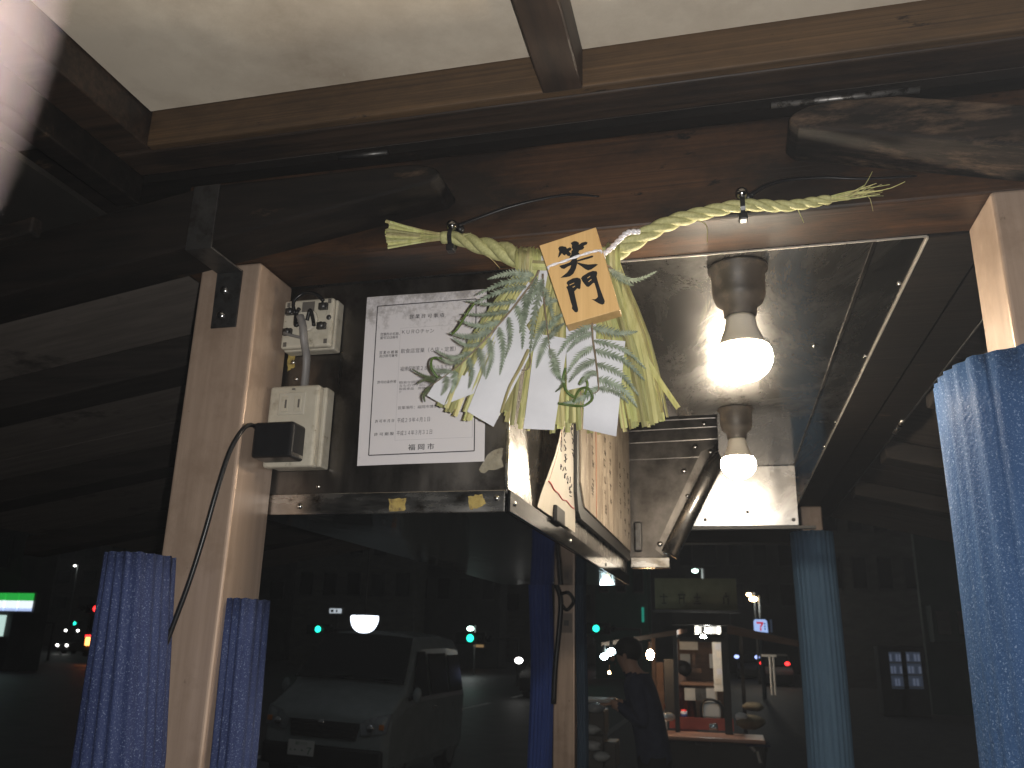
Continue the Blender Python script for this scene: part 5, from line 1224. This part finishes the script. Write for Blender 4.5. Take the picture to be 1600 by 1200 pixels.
for pts in ([(1172, 1165), (1180, 1174)], [(1183, 1174), (1188, 1192)], [(1198, 1165), (1192, 1215)]): MB().tube([F(x, y, -.1) for x, y in pts], .012, 8).build('leg', 'off_white' if pts[0][0] < 1190 else 'dark_metal', st_)
quad_ = MB().box((F(1166, 1160).x, D - .15, F(1166, 1163).z), (F(1202, 1160).x, D + .1, F(1166, 1159).z)).build('seat', 'navy_cloth', st_)
# wrapped goods left of the person
gs = thing('wrapped_crates', tuple(atY(932, 1200, 6.6)), 'crates wrapped in clear plastic stacked left of the person', 'crates')
for x0, y0, x1, y1 in ((918, 1150, 942, 1200), (920, 1110, 944, 1148), (944, 1160, 962, 1200)):
    a, b = atY(x0, y1, 6.6), atY(x1, y0, 6.6); MB().box((a.x, 6.6, a.z), (b.x, 6.85, b.z)).build('crate', 'facade_tile', gs, bevel=.01)
for (x, y, seed) in ((930, 1106, 5), (926, 1165, 6), (940, 1182, 7), (924, 1140, 8)):
    c = atY(x, y, 6.55); r_ = random.Random(seed); rows_ = [[c + Vector((.06 * sin(pi * i / 7) * cos(2 * pi * (k % 12) / 12) * (1 + r_.uniform(-.3, .3) * (k < 12)), .05 * sin(pi * i / 7) * sin(2 * pi * (k % 12) / 12), .035 * cos(pi * i / 7))) for k in range(13)] for i in range(8)]
    for q in rows_: q[-1] = q[0].copy()
    MB().grid(rows_).build('wrap', 'bag_clear', gs, smooth=True)

# --- people (one skinned surface each)
def figure(name, loc, joints, edges, mats_, label, scale=1.0):
    t = thing(name, loc, label, 'person')
    me = bpy.data.meshes.new('body'); names = list(joints)
    me.from_pydata([Vector(joints[k][0]) for k in names], [(names.index(a), names.index(b)) for a, b in edges], [])
    o = bpy.data.objects.new('body', me); COL.objects.link(o)
    sk = o.modifiers.new('skin', 'SKIN'); sk.use_smooth_shade = True
    for i, k in enumerate(names): me.skin_vertices[0].data[i].radius = (joints[k][1], joints[k][1] * (joints[k][2] if len(joints[k]) > 2 else 1))
    me.skin_vertices[0].data[0].use_root = True
    o.modifiers.new('sub', 'SUBSURF').levels = 2; o.modifiers['sub'].render_levels = 2
    bpy.context.view_layer.update(); dg = bpy.context.evaluated_depsgraph_get()
    m2 = bpy.data.meshes.new_from_object(o.evaluated_get(dg)); bpy.data.objects.remove(o)
    o = bpy.data.objects.new('body', m2); COL.objects.link(o); o.parent = t
    m2.materials.clear()
    for x in mats_: m2.materials.append(MATS[x])
    return t, o, m2
# person in navy leaning to the left with a tray; origin at the feet, x right, y away
c = atY(1017, 1120, 6.3)
J = {'pelvis': ((.02, 0, .88), .155, .8), 'belly': ((0, 0, 1.02), .15, .8), 'chest': ((-.05, 0, 1.22), .17, .78), 'neck0': ((-.10, 0, 1.38), .085), 'neck': ((-.13, 0, 1.43), .055), 'head': ((-.17, 0, 1.52), .085), 'crown': ((-.16, 0, 1.60), .075),
     'shl': ((-.10, -.17, 1.34), .07), 'ell': ((-.02, -.22, 1.08), .052), 'wrl': ((-.19, -.16, 1.19), .034), 'hal': ((-.255, -.14, 1.21), .036, .5),
     'shr': ((-.06, .17, 1.34), .07), 'elr': ((.0, .22, 1.08), .052), 'wrr': ((-.18, .16, 1.18), .034), 'har': ((-.25, .13, 1.20), .036, .5),
     'hpl': ((.02, -.09, .80), .115), 'knl': ((.0, -.10, .46), .075), 'anl': ((.05, -.10, .08), .048), 'tol': ((-.12, -.11, .04), .042),
     'hpr': ((.03, .09, .80), .115), 'knr': ((.03, .10, .46), .075), 'anr': ((.09, .10, .08), .048), 'tor': ((-.08, .11, .04), .042)}
ED = [('pelvis', 'belly'), ('belly', 'chest'), ('chest', 'neck0'), ('neck0', 'neck'), ('neck', 'head'), ('head', 'crown'), ('chest', 'shl'), ('shl', 'ell'), ('ell', 'wrl'), ('wrl', 'hal'), ('chest', 'shr'), ('shr', 'elr'), ('elr', 'wrr'), ('wrr', 'har'),
      ('pelvis', 'hpl'), ('hpl', 'knl'), ('knl', 'anl'), ('anl', 'tol'), ('pelvis', 'hpr'), ('hpr', 'knr'), ('knr', 'anr'), ('anr', 'tor')]
per, bo, m2 = figure('person', (c.x, c.y, 0), J, ED, ['navy_cloth', 'skin', 'dark_trousers', 'hair'], 'person in a navy jacket facing left and holding a white tray near cold lamps')
for p in m2.polygons:
    q = p.center
    p.material_index = 0
    if q.z < .86: p.material_index = 2
    if q.z > 1.41: p.material_index = 1
    if q.x < -.205 and 1.1 < q.z < 1.3: p.material_index = 1
    if q.z < .10: p.material_index = 3
hb = MB().sphere((c.x - .145, c.y, 1.565), .098, 16, 10, (1.02, .95, .92)); hb.build('hair', 'hair', per, smooth=True)
fc = MB(); fc.sphere((c.x - .262, c.y, 1.505), .016, 8, 6, (1.2, .8, 1.3)); fc.build('nose', 'skin', per, smooth=True)
for sg in (-1, 1):
    MB().sphere((c.x - .243, c.y + sg * .03, 1.53), .009, 8, 6).build('eye', 'hair', per, smooth=True); MB().sphere((c.x - .165, c.y + sg * .088, 1.515), .02, 8, 6, (.8, .4, 1.3)).build('ear', 'skin', per, smooth=True)
MB().box((c.x - .247, c.y - .02, 1.462), (c.x - .240, c.y + .02, 1.468)).build('mouth', 'maroon_cloth', per)
for sg in (-1, 1):
    h0 = Vector((c.x - .252, c.y + sg * .135, 1.207))
    for k in range(4): MB().tube([h0 + Vector((0, (k - 1.5) * .016, .004)), h0 + Vector((-.045 - .006 * (k in (1, 2)), (k - 1.5) * .017, -.006)), h0 + Vector((-.075 - .008 * (k in (1, 2)), (k - 1.5) * .016, -.002))], [.009, .0085, .007], 8).build('finger', 'skin', per, smooth=True)
    MB().tube([h0 + Vector((.01, -sg * .02, .008)), h0 + Vector((-.02, -sg * .045, .022)), h0 + Vector((-.05, -sg * .05, .022))], [.011, .01, .008], 8).build('thumb', 'skin', per, smooth=True)
ty = thing('serving_tray', (c.x - .38, c.y, 1.21), 'white tray held out by the person in navy', 'tray')
MB().box((c.x - .50, c.y - .14, 1.212), (c.x - .27, c.y + .14, 1.222)).build('base', 'white_paper', ty, bevel=.004)
MB().box((c.x - .51, c.y - .15, 1.2225), (c.x - .26, c.y + .15, 1.232)).build('edge', 'off_white', ty, bevel=.003)
# cook inside the second stall
c = F(1066, 1045, 1.35)
zc = c.z - .06
Jc = {k: ((v[0][0] * 1.0 + .12 * (v[0][2] - .88) / .6, v[0][1], v[0][2] + zc - 1.50), *v[1:]) for k, v in J.items() if k not in ('knl', 'anl', 'tol', 'knr', 'anr', 'tor')}
Jc['knl'] = ((.0, -.10, .2), .075); Jc['knr'] = ((.0, .10, .2), .075); Jc['anl'] = ((0, -.1, .05), .05); Jc['anr'] = ((0, .1, .05), .05)
EC = [e for e in ED if 'tol' not in e and 'tor' not in e]
ck, bo, m2 = figure('person', (c.x, c.y, 0), Jc, EC, ['maroon_cloth', 'skin', 'hair'], 'cook in a maroon top inside the second stall')
for p in m2.polygons:
    q = p.center; p.material_index = 1 if q.z > zc - .09 or (q.x < -.22 and q.z < zc - .3) else (2 if q.z < zc - .75 else 0)
MB().sphere((c.x + .0, c.y, zc + .06), .095, 14, 10, (1.02, .95, .9)).build('hair', 'hair', ck, smooth=True)

# --- the photographer's fingertip at the corner of the lens, with the rest of the hand beyond it
def cpt(a, b, c): return CAM + RIGHT * a + UP * b + FWD * c
HC = cpt(*HAND)
hand = thing('person', tuple(HC), "blurred fingertip of the photographer's hand at the upper left corner", 'person')
AX = (RIGHT * .56 + UP * .82 - FWD * .10).normalized(); SD = (RIGHT * -.82 + UP * .56).normalized()
def digit(base, d, lens, rads, bend):
    pts = [Vector(base)]; dd = Vector(d)
    for k, L_ in enumerate(lens):
        pts.append(pts[-1] + dd * L_); dd = (dd + bend).normalized()
    return smooth_path(pts, 14), [lerp(rads[0], rads[1], i / 14) * (1 if i < 12 else (.93, .78, .4)[i - 12]) for i in range(15)]
me_ = MB()
tipb = HC - AX * .074
p_, r_ = digit(tipb, AX, (.034, .024, .022), (.0088, .0068), FWD * .0)
me_.tube(p_, r_, 24)
for k in range(3):
    p_, r_ = digit(tipb + SD * (.019 * (k + 1)) - AX * (.012 + .004 * k) - FWD * .008, (AX * .8 - FWD * .5).normalized(), (.034 - .003 * k, .024, .02), (.0088 - .0006 * k, .0066 - .0004 * k), -FWD * .35 - AX * .3)
    me_.tube(p_, r_, 12)
p_, r_ = digit(tipb - AX * .05 - SD * .012, (AX * .6 - SD * .5 - FWD * .4).normalized(), (.03, .026, .02), (.0105, .008), -FWD * .1)
me_.tube(p_, r_, 12)
pc = tipb - AX * .045 + SD * .028
me_.add([pc + AX * (.05 * sin(pi * i / 10 - pi / 2)) + (SD * cos(q) * .042 + FWD * sin(q) * .014) * (cos(pi * i / 10 - pi / 2) ** .5 if 0 < i < 10 else .02) for i in range(11) for q in [2 * pi * k / 20 for k in range(20)]],
        [(i * 20 + k, i * 20 + (k + 1) % 20, (i + 1) * 20 + (k + 1) % 20, (i + 1) * 20 + k) for i in range(10) for k in range(20)])
wr = [pc - AX * .04, pc - AX * .09, pc - AX * .22]
me_.tube(wr, [.026, .027, .038], 18)
Rm = Matrix((SD, AX.cross(SD).normalized(), AX)).transposed()
Rm.col[0] = Rm.col[1].cross(Rm.col[2])
me_.v = [HC + Rm.transposed() @ (p - HC) for p in me_.v]
hand.rotation_euler = Rm.to_euler()
ho = me_.build('body', 'finger_skin', hand, smooth=True)
rm = ho.modifiers.new('join', 'REMESH'); rm.mode = 'VOXEL'; rm.voxel_size = .0009; rm.use_smooth_shade = True
sm_ = ho.modifiers.new('soften', 'SMOOTH'); sm_.factor = .5; sm_.iterations = 25
bpy.data.objects.remove(_to)
bpy.context.view_layer.update()

# --- thin haze round the whole place, added to lift the darkest tones
hz = MB().box((-256, -62, -1.6), (256, 402, 60)).build('haze', 'paving')
hm = bpy.data.materials.new('haze_air'); hm.use_nodes = True
hn = hm.node_tree.nodes; hn.remove(hn['Principled BSDF'])
pv_ = hn.new('ShaderNodeVolumePrincipled'); pv_.inputs['Color'].default_value = (.95, .97, 1, 1); pv_.inputs['Density'].default_value = .0008
hm.node_tree.links.new(pv_.outputs[0], hn['Material Output'].inputs['Volume'])
hz.data.materials.clear(); hz.data.materials.append(hm); tag(hz, kind='stuff')
bpy.context.view_layer.update()
